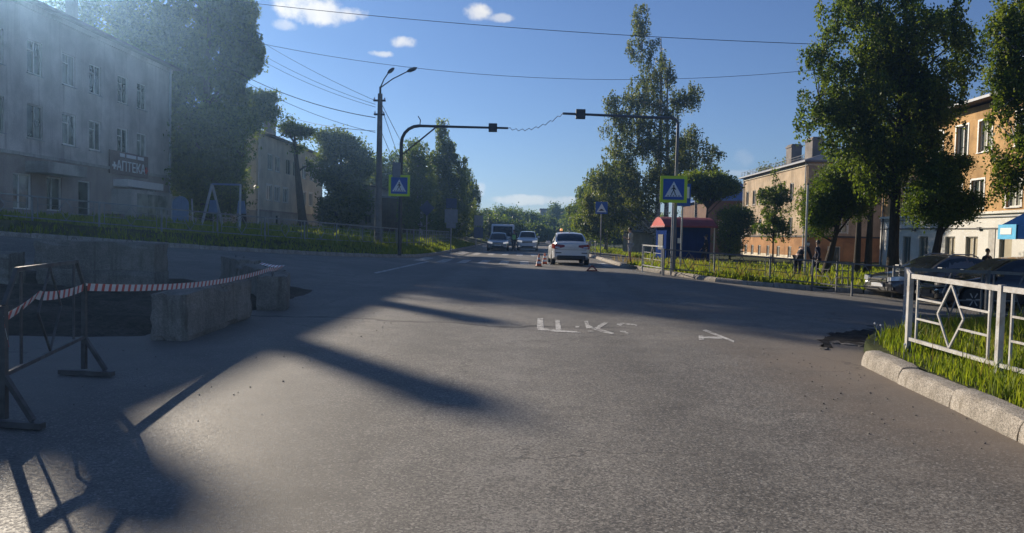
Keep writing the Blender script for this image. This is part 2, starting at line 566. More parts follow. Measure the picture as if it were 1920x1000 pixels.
M['rust'] = plain('rusty_frame', (0.105, 0.10, 0.096), 0.7, 0.2, 0.35, 8.0, 0.2, dirt=0.4, dirtcol=(0.06, 0.035, 0.022))
M['sign_green'] = plain('signal_yellow_green', (0.60, 0.76, 0.025), 0.45, 0, 0.05, emit=None)
M['sign_blue'] = plain('sign_blue', (0.012, 0.085, 0.36), 0.4, 0, 0.05)
M['sign_white'] = plain('sign_white', (0.72, 0.73, 0.74), 0.45, 0, 0.05)
M['sign_black'] = plain('sign_black', (0.015, 0.015, 0.017), 0.5, 0, 0.05)
M['sign_back'] = plain('sign_back_grey', (0.21, 0.22, 0.24), 0.5, 0.4, 0.12)
M['sign_shaded'] = plain('sign_back_shaded_blue', (0.055, 0.075, 0.13), 0.5, 0.2, 0.1)  # greyish blue with the shade and veil put into the colour
M['red'] = plain('red_plastic', (0.52, 0.035, 0.02), 0.45, 0, 0.12)
M['orange'] = plain('orange_plastic', (0.62, 0.10, 0.018), 0.5, 0, 0.12, dirt=0.3)
M['white'] = plain('white_plastic', (0.78, 0.78, 0.76), 0.5, 0, 0.08)
M['black'] = plain('black_rubber', (0.016, 0.016, 0.017), 0.75, 0, 0.2)
M['pavewhite'] = plaster('white_wash', (0.70, 0.68, 0.62), 0.16, 0.10, (0.35, 0.31, 0.25))
M['ochre'] = plaster('ochre_render', (0.52, 0.32, 0.14), 0.55, 0.38, (0.25, 0.13, 0.055))
M['tan'] = plaster('tan_render', (0.46, 0.35, 0.235), 0.55, 0.34, (0.20, 0.15, 0.10))
M['orange_wall'] = plaster('orange_render', (0.40, 0.205, 0.085), 0.5, 0.4, (0.19, 0.10, 0.05))
M['pink'] = plaster('pinkish_render', (0.56, 0.52, 0.48), 0.5, 0.28, (0.17, 0.14, 0.12))
M['cream'] = plaster('cream_render', (0.68, 0.60, 0.46), 0.4, 0.22, (0.26, 0.21, 0.15))
M['ruddy'] = plaster('ruddy_render', (0.38, 0.32, 0.28), 0.3, 0.25)
M['greywall'] = plaster('grey_render', (0.42, 0.40, 0.36), 0.5, 0.35)
M['brown_wall'] = plaster('brown_render', (0.15, 0.085, 0.055), 0.3, 0.3)
M['slab'] = plaster('panel_block', (0.20, 0.17, 0.17), 0.3, 0.2)
M['roof_grey'] = plain('roof_sheet', (0.17, 0.18, 0.20), 0.55, 0.3, 0.2, 1.5, 0.2)
M['roof_dark'] = plain('roof_dark', (0.055, 0.048, 0.047), 0.8, 0, 0.3, 1.5, 0.3)
M['soffit'] = plain('soffit_boards', (0.10, 0.075, 0.05), 0.8, 0, 0.3, 3.0)
M['chimney'] = plaster('chimney_render', (0.21, 0.185, 0.165), 0.4, 0.3)
M['blue_roof'] = plain('blue_roof_sheet', (0.03, 0.10, 0.30), 0.45, 0.1, 0.15, 2.0)
M['frame_white'] = plain('window_frame_white', (0.66, 0.65, 0.61), 0.5, 0, 0.08, 5.0)
M['frame_old'] = plain('window_frame_old', (0.36, 0.34, 0.30), 0.6, 0, 0.2, 5.0)
M['pane'] = glassmat('window_glass', (0.045, 0.055, 0.05))
M['pane_pale'] = glassmat('window_glass_curtained', (0.23, 0.235, 0.20))
M['boarded'] = plain('beige_shutter', (0.33, 0.285, 0.19), 0.7, 0, 0.15, 3.0)
M['green_pane'] = plain('grey_green_shutter', (0.085, 0.115, 0.105), 0.6, 0, 0.15, 3.0)
M['kiosk'] = plain('kiosk_blue', (0.016, 0.036, 0.145), 0.9, 0.0, 0.15, 2.0, dirt=0.15, dirtcol=(0.03, 0.03, 0.04), spec=0.0)
M['kiosk_roof'] = plain('kiosk_red_sheet', (0.24, 0.032, 0.040), 0.65, 0.0, 0.15, 3.0, dirt=0.3, dirtcol=(0.20, 0.12, 0.12))
M['awning'] = plain('awning_blue', (0.008, 0.030, 0.11), 0.9, 0, 0.15, 2.0, spec=0.0)
M['cyan'] = plain('sign_cyan', (0.06, 0.42, 0.72), 0.4, 0, 0.15, 3.0)
M['car_white'] = plain('car_white', (0.66, 0.67, 0.68), 0.3, 0.0, 0.03, 2.0, coat=0.6)
M['car_grey'] = plain('car_grey', (0.20, 0.215, 0.235), 0.32, 0.4, 0.05, 2.0, coat=0.6)
M['car_black'] = plain('car_black', (0.010, 0.011, 0.013), 0.25, 0.1, 0.1, 2.0, coat=0.8)
M['car_graphite'] = plain('car_graphite', (0.085, 0.088, 0.092), 0.28, 0.3, 0.1, 2.0, coat=0.8)
M['car_glass'] = glassmat('car_glass', (0.012, 0.015, 0.018), 0.03)
M['chrome'] = plain('chrome', (0.65, 0.66, 0.67), 0.18, 1.0, 0.05)
M['lamp'] = plain('lamp_glass', (0.62, 0.64, 0.66), 0.12, 0.3, 0.1)
M['lamp_lit'] = plain('lamp_lit', (0.8, 0.82, 0.84), 0.2, 0, 0.05, emit=((1.0, 0.98, 0.92), 0.22))
M['tail'] = plain('tail_lamp_red', (0.22, 0.012, 0.010), 0.18, 0, 0.2, 9.0)
M['beacon'] = plain('amber_beacon', (0.75, 0.25, 0.10), 0.3, 0, 0.1, emit=((1.0, 0.45, 0.15), 0.5))
M['plate'] = plain('number_plate', (0.62, 0.63, 0.64), 0.4, 0, 0.05)
M['trim'] = plain('black_trim', (0.02, 0.02, 0.021), 0.6, 0, 0.1)
M['skin'] = plain('skin', (0.42, 0.25, 0.17), 0.55, 0, 0.08)
M['hair'] = plain('dark_hair', (0.025, 0.018, 0.013), 0.6, 0, 0.3, 30.0)
M['cloth_dark'] = plain('dark_cloth', (0.020, 0.020, 0.028), 0.9, 0, 0.25, 12.0)
M['cloth_navy'] = plain('navy_cloth', (0.018, 0.020, 0.045), 0.9, 0, 0.25, 12.0)
M['cloth_grey'] = plain('grey_cloth', (0.46, 0.45, 0.44), 0.9, 0, 0.2, 12.0)
M['cloth_jean'] = plain('pale_shorts', (0.36, 0.37, 0.40), 0.9, 0, 0.2, 12.0)
M['cloth_white'] = plain('white_scarf', (0.55, 0.54, 0.52), 0.9, 0, 0.15, 12.0)
M['hivis'] = plain('hi_vis_green', (0.22, 0.50, 0.14), 0.7, 0, 0.1)
M['swing_blue'] = plain('swing_blue', (0.16, 0.24, 0.38), 0.5, 0, 0.15)
M['swing_pale'] = plain('swing_pale', (0.42, 0.44, 0.44), 0.5, 0, 0.15)
M['wire'] = plain('cable_black', (0.02, 0.02, 0.022), 0.6, 0, 0.1)


# ------------------------------------------------------------------ ground, streets, verges
def fast_mesh(name, verts, faces_flat, nper, mats, smooth=True):
    me = bpy.data.meshes.new(name)
    nv = len(verts)
    nf = len(faces_flat) // nper
    me.vertices.add(nv)
    me.vertices.foreach_set('co', np.asarray(verts, np.float32).ravel())
    me.loops.add(nf * nper)
    me.loops.foreach_set('vertex_index', np.asarray(faces_flat, np.int32).ravel())
    me.polygons.add(nf)
    me.polygons.foreach_set('loop_start', np.arange(0, nf * nper, nper, dtype=np.int32))
    me.polygons.foreach_set('loop_total', np.full(nf, nper, np.int32))
    if smooth:
        me.polygons.foreach_set('use_smooth', np.ones(nf, bool))
    for m in (mats if isinstance(mats, (list, tuple)) else [mats]):
        me.materials.append(m)
    me.update(calc_edges=True)
    return me


def grid_faces(nu, nv):
    i = np.arange(nu - 1)[:, None] * nv + np.arange(nv - 1)[None, :]
    return np.stack([i, i + nv, i + nv + 1, i + 1], -1).ravel()


def lump(x, y, f=1.0):
    return (np.sin(x * 1.9 * f + 1.3 * np.sin(y * 1.1 * f)) * np.sin(y * 2.3 * f + 0.7) + 0.5 * np.sin(x * 5.1 * f + y * 3.3 * f) * np.sin(y * 4.7 * f - x * 1.7 * f))


def sheet(name, xs, ys, zf, mat):
    X, Y = np.meshgrid(xs, ys, indexing='ij')
    V = np.stack([X, Y, zf(X, Y)], -1).reshape(-1, 3)
    return tag(obj(name, fast_mesh(name, V, grid_faces(len(xs), len(ys)), 4, mat)), kind='structure')


gm = MB()
gm.add([(-420, -420, -0.9), (420, -420, -0.9), (420, 420, -0.9), (-420, 420, -0.9)], [(0, 1, 2, 3)])
tag(obj('ground', gm.mesh('ground', M['field'])), kind='structure')
xs = np.unique(np.concatenate([np.linspace(-130, -30, 21), np.linspace(-30, 30, 121), np.linspace(30, 130, 21)]))
ys = np.unique(np.concatenate([np.linspace(-40, 0, 17), np.linspace(0, 40, 81), np.linspace(40, 260, 60)]))
sheet('road', xs, ys, lambda x, y: hgt(x, y), M['asphalt'])


def resample(pts, step):
    pts = [Vector((*p, 0)) for p in pts]
    # Catmull-Rom through the points, then even spacing
    out = []
    for i in range(len(pts) - 1):
        p0, p1, p2, p3 = pts[max(i - 1, 0)], pts[i], pts[i + 1], pts[min(i + 2, len(pts) - 1)]
        m1 = (p2 - p0) * 0.5
        m2 = (p3 - p1) * 0.5
        d = (p2 - p1).length
        m1 = m1.normalized() * min(m1.length, d)
        m2 = m2.normalized() * min(m2.length, d)
        n = max(2, int(d / 0.25))
        for k in range(n):
            t = k / n
            out.append((2 * t**3 - 3 * t**2 + 1) * p1 + (t**3 - 2 * t**2 + t) * m1 + (-2 * t**3 + 3 * t**2) * p2 + (t**3 - t**2) * m2)
    out.append(pts[-1])
    L = [0]
    for a, b in zip(out, out[1:]):
        L.append(L[-1] + (b - a).length)
    n = max(2, int(round(L[-1] / step)))
    res = []
    for k in range(n + 1):
        s = L[-1] * k / n
        j = int(np.searchsorted(L, s))
        j = min(max(j, 1), len(L) - 1)
        t = (s - L[j - 1]) / max(L[j] - L[j - 1], 1e-9)
        q = out[j - 1].lerp(out[j], t)
        res.append((q.x, q.y))
    return res


def verge(name, kerb, outer, bank, mat, top=0.12, setback=0.14):
    K = np.array(resample(kerb, 0.5))
    O0, O1 = np.array(outer[0]), np.array(outer[1])
    if len(outer) == 2:
        O = O0 + (O1 - O0) * np.linspace(0, 1, len(K))[:, None]
    else:
        O = np.array(resample(outer, 1.0))
        O = O[np.linspace(0, len(O) - 1, len(K)).round().astype(int)]
    d = O - K
    ln = np.linalg.norm(d, axis=1, keepdims=True)
    s = np.concatenate([[0.0], np.linspace(0.02, 1, 44) ** 2.4])
    D = setback + s[None, :] * (ln - setback)
    P = K[:, None, :] + (d / ln)[:, None, :] * D[:, :, None]
    Z = hgt(P[..., 0], P[..., 1]) + top + bank * sstep(0.2, 2.4, D) + 0.03 * lump(P[..., 0], P[..., 1]) * sstep(0.1, 1.2, D)
    Z[:, 0] -= 0.10
    V = np.concatenate([P, Z[..., None]], -1).reshape(-1, 3)
    return tag(obj(name, fast_mesh(name, V, grid_faces(len(K), 45), 4, mat)), kind='structure'), K


q = [GP(*p) for p in ((1640, 553), (1500, 543), (1350, 530), (1200, 507))]
KERB1 = [(3.18, -9.0), (3.3, 4.95), (3.5, 7.05), (3.62, 7.95), (3.85, 8.8), (4.4, 9.8), (5.5, 11.1), (7.2, 12.6), (9.5, 13.8), (13, 14.8), (60, 19.0)]
KERB2 = [(60, 25.0), (13.5, 21.2), (q[0].x, q[0].y), (q[1].x, q[1].y), (q[2].x, q[2].y), (q[3].x, q[3].y), (4.42, 33.0), (4.3, 38.0), (4.25, 50.0), (4.3, 110.0), (4.5, 240.0)]
KERB3 = [(-60, 17.0), (-25, 20.6), (-17, 22.6), (-13.3, 24.4), (-10.6, 26.7), (-8.3, 29.3), (-6.5, 32.4), (-5.4, 36.0), (-5.0, 41.0), (-4.9, 70.0), (-4.9, 240.0)]
verge('verge', KERB1, [(120, -9.0), (120, 21.0)], 0.0, M['turf'])
verge('verge', KERB2, [(120, 27.0), (120, 240.0)], 0.0, M['turf'])
verge('verge', KERB3, [(-62, 18.5), (-130, 60.0), (-130, 240.0)], 0.32, M['turf'])


def verge_z(side, x, y):
    return H(x, y) + 0.12 + (0.32 if side == 'L' else 0.0)


# kerb stones -------------------------------------------------------
def stone_mesh(name, L, rough, seed, ht=0.15, wd=0.17):
    """one cast kerb stone along +x: sloped and rounded face on -y, worn edges"""
    r = random.Random(seed)
    prof = [(0.0, -0.12), (0.004, ht * 0.30), (0.022, ht * 0.66), (0.045, ht * 0.90), (0.075, ht * 0.985), (wd * 0.6, ht), (wd * 0.95, ht * 0.99), (wd, ht * 0.93), (wd, -0.12)]
    n = 9
    m = MB()
    vs = []
    for i in range(n):
        t = i / (n - 1)
        x = -L / 2 + L * t
        e = min(t, 1 - t) * (n - 1)
        sh = (0.985 if r.random() < 0.7 else 0.93) if e < 0.01 else (1.0 if r.random() < 0.93 else 0.95)
        for (py, pz) in prof:
            j = rough
            vs.append((x * (0.994 if e < 0.01 else 1) + r.uniform(-j, j) * 0.4, wd / 2 + (py - wd / 2) * (sh if pz > 0 else 1) + r.uniform(-j, j), pz * (sh if pz > 0 else 1) + r.uniform(-j, j)))
    k = len(prof)
    fs = [(i * k + a, (i + 1) * k + a, (i + 1) * k + a + 1, i * k + a + 1) for i in range(n - 1) for a in range(k - 1)]
    fs += [tuple(range(k - 1, -1, -1)), tuple((n - 1) * k + a for a in range(k))]
    m.add(vs, fs)
    return m.mesh(name, M['kerb'], True)


stones = [stone_mesh('kerb_stone', 0.985, 0.003, s) for s in range(5)]
near_stones = [stone_mesh('kerb_stone', 0.982, 0.0035, 40 + s, 0.16, 0.20) for s in range(3)]


def kerb_run(pts, lo, hi, meshes, label, flip, sink=0.0):
    K = resample(pts, 1.0)
    ke = obj('kerb', None)
    tag(ke, label, kind='structure')
    r = random.Random(3)
    for a, b in zip(K, K[1:]):
        mx, my = (a[0] + b[0]) / 2, (a[1] + b[1]) / 2
        if not (lo[0] <= mx <= hi[0] and lo[1] <= my <= hi[1]):
            continue
        ang = math.atan2(b[1] - a[1], b[0] - a[0]) + (math.pi if flip else 0)
        dz = H(b[0], b[1]) - H(a[0], a[1])
        ln = math.hypot(b[0] - a[0], b[1] - a[1])
        o = obj('kerb_stone', r.choice(meshes), ke, (mx, my, H(mx, my) - sink + r.uniform(-0.012, 0.008)))
        o.rotation_euler = (r.uniform(-0.02, 0.03), -math.atan2(dz, ln) * (-1 if flip else 1) + r.uniform(-.006, .006), ang + r.uniform(-0.012, 0.012))
        o.scale = (ln, 1, 1)
    return ke


kerb_run([(3.10, -9.0), (3.26, 4.2), (3.42, 6.13), (3.5, 7.08), (3.6, 7.98)], (2, -2, 0), (5, 8.2, 0), near_stones, 'rounded pale concrete kerb edging the grass corner', True)
kerb_run(KERB2, (3, 19, 0), (30, 110, 0), stones, 'long concrete kerb curving round the far grass verge', True)
kerb_run(KERB3, (-26, 19, 0), (-3, 100, 0), stones, 'shaded concrete kerb below the fenced bank', False)

# the trodden edge where the grass corner has no kerb
# dirt round the excavation, an uneven sheet with small heaps
dx = np.linspace(-16, -4.05, 70)
dy = np.linspace(8.2, 16.5, 56)


def dirt_z(x, y):
    e = np.minimum(np.minimum(sstep(-4.05, -5.2, x), sstep(-16, -14, x)), np.minimum(sstep(8.2, 9.6, y), sstep(16.5, 15.0, y)))
    return hgt(x, y) - 0.03 + e * (0.15 + 0.07 * (lump(x, y, 0.8) + 0.6 * lump(x + 3, y - 2, 2.1)))


sheet('dirt', dx, dy, dirt_z, M['dirt'])
# asphalt footway on the right of the main road, where the man waits
fx = np.linspace(4.45, 7.4, 14)
fy = np.linspace(31.5, 60, 60)
sheet('pavement', fx, fy, lambda x, y: hgt(x, y) + 0.14 + 0 * x, M['walk'])


# painted marks -----------------------------------------------------
def flat_px(polys, name, dz=0.004, f=None):
    m = MB()
    for p in polys:
        pts = [GP(*(f(*c) if f else c)) for c in p]
        pts = [(a.x, a.y, H(a.x, a.y) + dz) for a in pts]
        m.add(pts, [tuple(range(len(pts)))])
    return m


def letter(polys, label):
    m = flat_px(polys, 'road_lettering', f=lambda x, y: (960 + x / 4.174, 580 + y / 4.174))
    o = obj('road_lettering', m.mesh('road_lettering', M['paint']))
    tag(o, label, 'road marking', 'worn letters painted on the asphalt', 'structure')


letter([[(195, 150), (200, 72), (243, 72), (248, 152)], [(196, 152), (250, 152), (362, 166), (535, 178), (535, 187), (360, 180), (205, 165)], [(343, 163), (338, 85), (372, 85), (388, 167)]], 'white road letter like a comb with two upright strokes')
letter([[(497, 145), (497, 134), (526, 134), (526, 144)], [(583, 155), (565, 96), (595, 92), (602, 122), (640, 146)], [(640, 150), (715, 105), (756, 107), (684, 152)], [(600, 152), (684, 152), (735, 170), (802, 190), (780, 197), (690, 178)], [(594, 180), (595, 169), (641, 170), (641, 179)]], 'white road letter like a K in worn strokes')
letter([[(815, 118), (868, 107), (975, 122), (980, 133), (872, 119), (850, 132)], [(845, 181), (845, 171), (885, 172), (922, 196), (900, 199), (872, 182)]], 'thin white road letter like a C in worn strokes')
letter([[(1490, 168), (1515, 160), (1742, 250), (1735, 261)], [(1500, 228), (1500, 217), (1600, 214), (1650, 228), (1640, 233)], [(1463, 243), (1460, 208), (1499, 207), (1501, 242)]], 'faint white road letter like an A in shadow')

zm = tag(obj('crosswalk', None), kind='structure')
tag(zm, 'worn zebra crossing of white bars before the white sedan')
for (y0, y1, x0, x1) in ((33.2, 37.4, -5.0, 3.9), (47.5, 52.5, -4.4, 4.0)):
    x = x0
    while x < x1:
        m = MB()
        n = 5
        vs = []
        for k in range(n + 1):
            y = y0 + (y1 - y0) * k / n
            vs += [(x, y, H(x, y) + 0.005), (x + 0.42, y, H(x + 0.42, y) + 0.005)]
        m.add(vs, [(2 * k, 2 * k + 1, 2 * k + 3, 2 * k + 2) for k in range(n)])
        obj('crosswalk_bar', m.mesh('crosswalk_bar', M['paint']), zm)
        x += 0.95
em = flat_px([[(700, 512), (706, 513), (806, 491), (800, 490)], [(1190, 470.5), (1000, 470.5), (1000, 471.5), (1190, 471.5)]][:1], 'edge_line')
tag(obj('edge_line', em.mesh('edge_line', M['paint'])), kind='structure')


# ------------------------------------------------------------------ buildings
Z3 = Vector((0, 0, 1))


def wall_face(mb, O, U, N, W, z0, z1, ops, bands, depth=0.16):
    """one wall face with real openings; bands = [(z_top, material index)] from below"""
    O, U, N = Vector(O), Vector(U), Vector(N)
    us = sorted({0.0, W} | {a for o in ops for a in (o[0], o[1])})
    vs = sorted({z0, z1} | {a for o in ops for a in (o[2], o[3])} | {b[0] for b in bands if z0 < b[0] < z1})
    for i in range(len(us) - 1):
        for j in range(len(vs) - 1):
            u0, u1, v0, v1 = us[i], us[i + 1], vs[j], vs[j + 1]
            uc, vc = (u0 + u1) / 2, (v0 + v1) / 2
            if any(o[0] < uc < o[1] and o[2] < vc < o[3] for o in ops):
                continue
            mi = next((b[1] for b in bands if vc < b[0]), bands[-1][1])
            mb.add([O + U * u0 + Z3 * v0, O + U * u1 + Z3 * v0, O + U * u1 + Z3 * v1, O + U * u0 + Z3 * v1], [(0, 1, 2, 3)], mi)
    for (u0, u1, v0, v1, *_) in ops:
        mi = next((b[1] for b in bands if (v0 + v1) / 2 < b[0]), bands[-1][1])
        c = [O + U * u0 + Z3 * v0, O + U * u1 + Z3 * v0, O + U * u1 + Z3 * v1, O + U * u0 + Z3 * v1]
        bk = [p - N * depth for p in c]
        mb.add(c + bk, [(0, 1, 5, 4), (1, 2, 6, 5), (2, 3, 7, 6), (3, 0, 4, 7)], mi)


def fit_window(b, O, U, N, op, depth=0.16):
    u0, u1, v0, v1, kind = op
    O, U, N = Vector(O), Vector(U), Vector(N)
    w, h = u1 - u0, v1 - v0
    fm = M['frame_old'] if 'old' in kind else M['frame_white']

    def P(u, v, d):
        return O + U * u + Z3 * v + N * d
    m = MB()
    t = 0.085 if 'thick' in kind else 0.065
    d = -depth + 0.075
    m.bar(P(u0 + t / 2, v0, d), P(u0 + t / 2, v1, d), t, 0.07, up=N)
    m.bar(P(u1 - t / 2, v0, d), P(u1 - t / 2, v1, d), t, 0.07, up=N)
    m.bar(P(u0 + t, v0 + t / 2, d), P(u1 - t, v0 + t / 2, d), 0.07, t)
    m.bar(P(u0 + t, v1 - t / 2, d), P(u1 - t, v1 - t / 2, d), 0.07, t)
    if 'door' not in kind:
        mu = u0 + w * (0.36 if 'side' in kind else 0.5)
        m.bar(P(mu, v0 + t, d), P(mu, v1 - t, d), 0.055, 0.06, up=N)
        if 'trans' in kind:
            m.bar(P(u0 + t, v0 + h * 0.7, d), P(mu - 0.03, v0 + h * 0.7, d), 0.06, 0.045)
    fr = part('door' if 'door' in kind else 'window', m, fm, b, world=b)
    g = MB()
    e = -depth + 0.02
    g.prism([P(u0 + 0.01, v0 + 0.01, e), P(u1 - 0.01, v0 + 0.01, e), P(u1 - 0.01, v1 - 0.01, e), P(u0 + 0.01, v1 - 0.01, e)], N * 0.025)
    gm_ = M['boarded'] if 'board' in kind else M['green_pane'] if 'green' in kind else M['pane_pale'] if 'pale' in kind else M['pane']
    part('leaf' if 'door' in kind else 'pane', g, gm_, fr, world=b)
    if 'sill' in kind:
        s = MB()
        s.prism([P(u0 - 0.06, v0 - 0.05, 0.0), P(u0 - 0.06, v0 - 0.012, -depth + 0.04), P(u0 - 0.06, v0 + 0.004, -depth + 0.04), P(u0 - 0.06, v0 - 0.02, 0.09), P(u0 - 0.06, v0 - 0.05, 0.09)], U * (w + 0.12))
        part('sill', s, M['steel'], fr, world=b)
    if 'trim' in kind:
        s = MB()
        for (a0, a1, b0, b1) in ((u0 - 0.1, u0, v0 - 0.06, v1 + 0.1), (u1, u1 + 0.1, v0 - 0.06, v1 + 0.1), (u0, u1, v1, v1 + 0.1)):
            s.prism([P(a0, b0, -0.002), P(a1, b0, -0.002), P(a1, b1, -0.002), P(a0, b1, -0.002)], N * 0.025)
        part('surround', s, M['frame_white'], fr, world=b)


def hip_roof(b, x0, x1, y0, y1, z, hgt_, over, mat, name='roof', hip=True):
    xa, xb, ya, yb = x0 - over, x1 + over, y0 - over, y1 + over
    xm = (xa + xb) / 2
    ins = (xb - xa) / 2 * (0.9 if hip else 0.0)
    v = [(xa, ya, z), (xb, ya, z), (xb, yb, z), (xa, yb, z), (xm, ya + ins, z + hgt_), (xm, yb - ins, z + hgt_)]
    v2 = [(p[0], p[1], p[2] - 0.14) for p in v[:4]]
    m = MB()
    m.add(v + v2, [(0, 1, 4), (1, 2, 5, 4), (2, 3, 5), (3, 0, 4, 5)], 0)
    m.add(v + v2, [(0, 6, 7, 1), (1, 7, 8, 2), (2, 8, 9, 3), (3, 9, 6, 0)], 0)
    m.add(v + v2, [(9, 8, 7, 6)], 1)
    return part(name, m, [mat, M['soffit']], b, world=b)


def chimney(b, x, y, z0, z1, sx, sy, parent):
    m = MB()
    m.box((x, y, (z0 + z1) / 2), (sx, sy, z1 - z0))
    m.box((x, y, z1 - 0.12), (sx + 0.14, sy + 0.14, 0.16))
    m.box((x, y, z1 + 0.05), (sx - 0.1, sy - 0.1, 0.12))
    return part('chimney', m, M['chimney'], parent, world=b)


def pipe(b, pts, r, mat, name='drainpipe'):
    return part(name, MB().tube(pts, r, 8), mat, b, smooth=True, world=b)


def py(px, X):
    """distance along the street of a point on a facade at x = X that shows at column px"""
    return abs(X) * FPX / abs(px - 985)


# near building on the left: three storeys, grey in its own shade, shops below
XL = -24.0
b = thing('apartment_building', 'grey plastered three storey building with a pharmacy signboard above shops', 'building', (XL, 32, 1.2))
ops = []
ys_ = [py(p, XL) for p in (55, 120, 170, 222, 258)]
ys_ = [18.5, 21.5, 24.5, 27.5, 30.4, 33.4] + ys_
for yy in ys_:
    ops.append((yy - 16 - 0.55, yy - 16 + 0.55, 8.55, 10.15, 'white sill trans' + (' pale' if int(yy * 3) % 3 else '')))
    ops.append((yy - 16 - 0.58, yy - 16 + 0.58, 5.45, 7.1, ('white sill trans thick' if int(yy * 2) % 3 else 'old sill') + (' pale' if int(yy * 5) % 2 else '')))
for yy, wd, kd in ((20, 1.8, 'white pale'), (24, 1.8, 'white'), (28, 1.8, 'white pale'), (32.2, 1.5, 'white'), (35.2, 1.3, 'white pale'), (37.6, 1.2, 'white'), (40.2, 1.1, 'white door'), (47.4, 1.1, 'white pale')):
    ops.append((yy - 16 - wd / 2, yy - 16 + wd / 2, 1.3 if 'door' in kd else 2.0, 3.7, kd + ' side'))
wm = MB()
bands = [(1.9, 1), (4.55, 2), (12.0, 0)]
wall_face(wm, (XL, 16, 0), (0, 1, 0), (1, 0, 0), 34.1, 0.6, 11.9, ops, bands)
wall_face(wm, (XL - 13, 16, 0), (1, 0, 0), (0, -1, 0), 13, 0.6, 11.9, [], bands)
wall_face(wm, (XL, 50.1, 0), (-1, 0, 0), (0, 1, 0), 13, 0.6, 11.9, [], bands)
wall_face(wm, (XL - 13, 50.1, 0), (0, -1, 0), (-1, 0, 0), 34.1, 0.6, 11.9, [], bands)
part('wall', wm, [M['pink'], M['greywall'], M['ruddy']], b, world=b)
for o_ in ops:
    fit_window(b, (XL, 16, 0), (0, 1, 0), (1, 0, 0), o_)
rf = hip_roof(b, XL - 13, XL, 16, 50.1, 12.0, 2.1, 0.45, M['roof_dark'])
for (cy, zt, cx) in ((36.7, 15.2, -28.2), (40.6, 15.9, -28.2), (45.6, 15.7, -28.0), (29.0, 15.2, -30), (22, 15.2, -30)):
    chimney(b, cx, cy, 12.4, zt, 0.5, 0.45, rf)
m = MB()
m.box((XL + 0.06, 33.05, 4.62), (0.12, 34.1, 0.16))
part('string_course', m, M['greywall'], b, world=b)
m = MB()
m.box((XL + 0.05, 33.05, 11.7), (0.10, 34.1, 0.25))
part('cornice', m, M['pink'], b, world=b)
pipe(b, [(XL + 0.1, 49.7, 11.9), (XL + 0.1, 49.7, 1.0)], 0.07, M['steel'])
# shop fronts: porch canopies, panels, the pharmacy board
m = MB()
m.box((XL + 0.55, 37.0, 4.05), (1.1, 3.2, 0.55))
part('shop_canopy', m, M['greywall'], b, world=b, bevel=0.02)
m = MB()
m.box((XL + 0.45, 45.1, 3.82), (0.9, 4.2, 0.42))
part('shop_canopy', m, M['frame_white'], b, world=b, bevel=0.02)
m = MB()
m.box((XL + 0.6, 45.3, 2.25), (1.2, 5.0, 2.4))
part('shop_porch', m, M['greywall'], b, world=b, bevel=0.02)
for (yy, hh) in ((44.0, 1.9), (45.25, 1.9), (46.5, 1.9)):
    m = MB()
    m.box((XL + 1.22, yy, 2.3), (0.04, 1.15, hh))
    part('porch_panel', m, M['pane_pale'], b, world=b)
for k in range(5):
    m = MB()
    m.box((XL + 0.28, 49.1, 1.55 + k * 0.42), (0.5, 1.6, 0.30), rz=0.05 * (k % 2))
    part('wall_panel', m, M['greywall'] if k % 2 else M['frame_old'], b, world=b)
m = MB()
m.box((XL + 0.4, 43.6, 1.9), (0.8, 3.2, 0.2))
part('porch_step', m, M['block'], b, world=b)


def text_obj(name, body, size, loc, rot, mat, parent, ext=0.015):
    c = bpy.data.curves.new(name, 'FONT')
    c.body = body
    c.size = size
    c.extrude = ext
    c.align_x = 'CENTER'
    c.align_y = 'CENTER'
    c.resolution_u = 2
    tmp = bpy.data.objects.new('tmp', c)
    COL.objects.link(tmp)
    dg = bpy.context.evaluated_depsgraph_get()
    me = bpy.data.meshes.new_from_object(tmp.evaluated_get(dg))
    bpy.data.objects.remove(tmp)
    me.name = name
    me.materials.clear()
    me.materials.append(mat)
    return obj(name, me, parent, loc, rot)


sg = thing('shop_sign', 'dark pharmacy signboard with pale Cyrillic letters on the grey building', 'sign', (XL + 0.1, 44.6, 5.0))
m = MB()
m.box((0.0, 0.0, 0.0), (0.1, 4.3, 1.35))
part('board', m, plain('pharmacy_board', (0.16, 0.10, 0.095), 0.6), sg)
text_obj('lettering', 'АПТЕКА', 0.82, (0.07, 0.1, -0.2), (R(90), 0, R(90)), M['sign_white'], sg)
for yy in (-1.75, 1.85):
    m = MB()
    m.box((0.065, yy, -0.2), (0.03, 0.42, 0.13))
    m.box((0.066, yy, -0.2), (0.03, 0.13, 0.42))
    part('cross', m, M['red'] if yy > 0 else M['sign_white'], sg)
for (yy, ww) in ((-0.9, 0.5), (0.1, 1.1), (1.2, 0.7)):
    m = MB()
    m.box((0.065, yy, 0.47), (0.03, ww, 0.2))
    part('board_strip', m, M['sign_white'], sg)

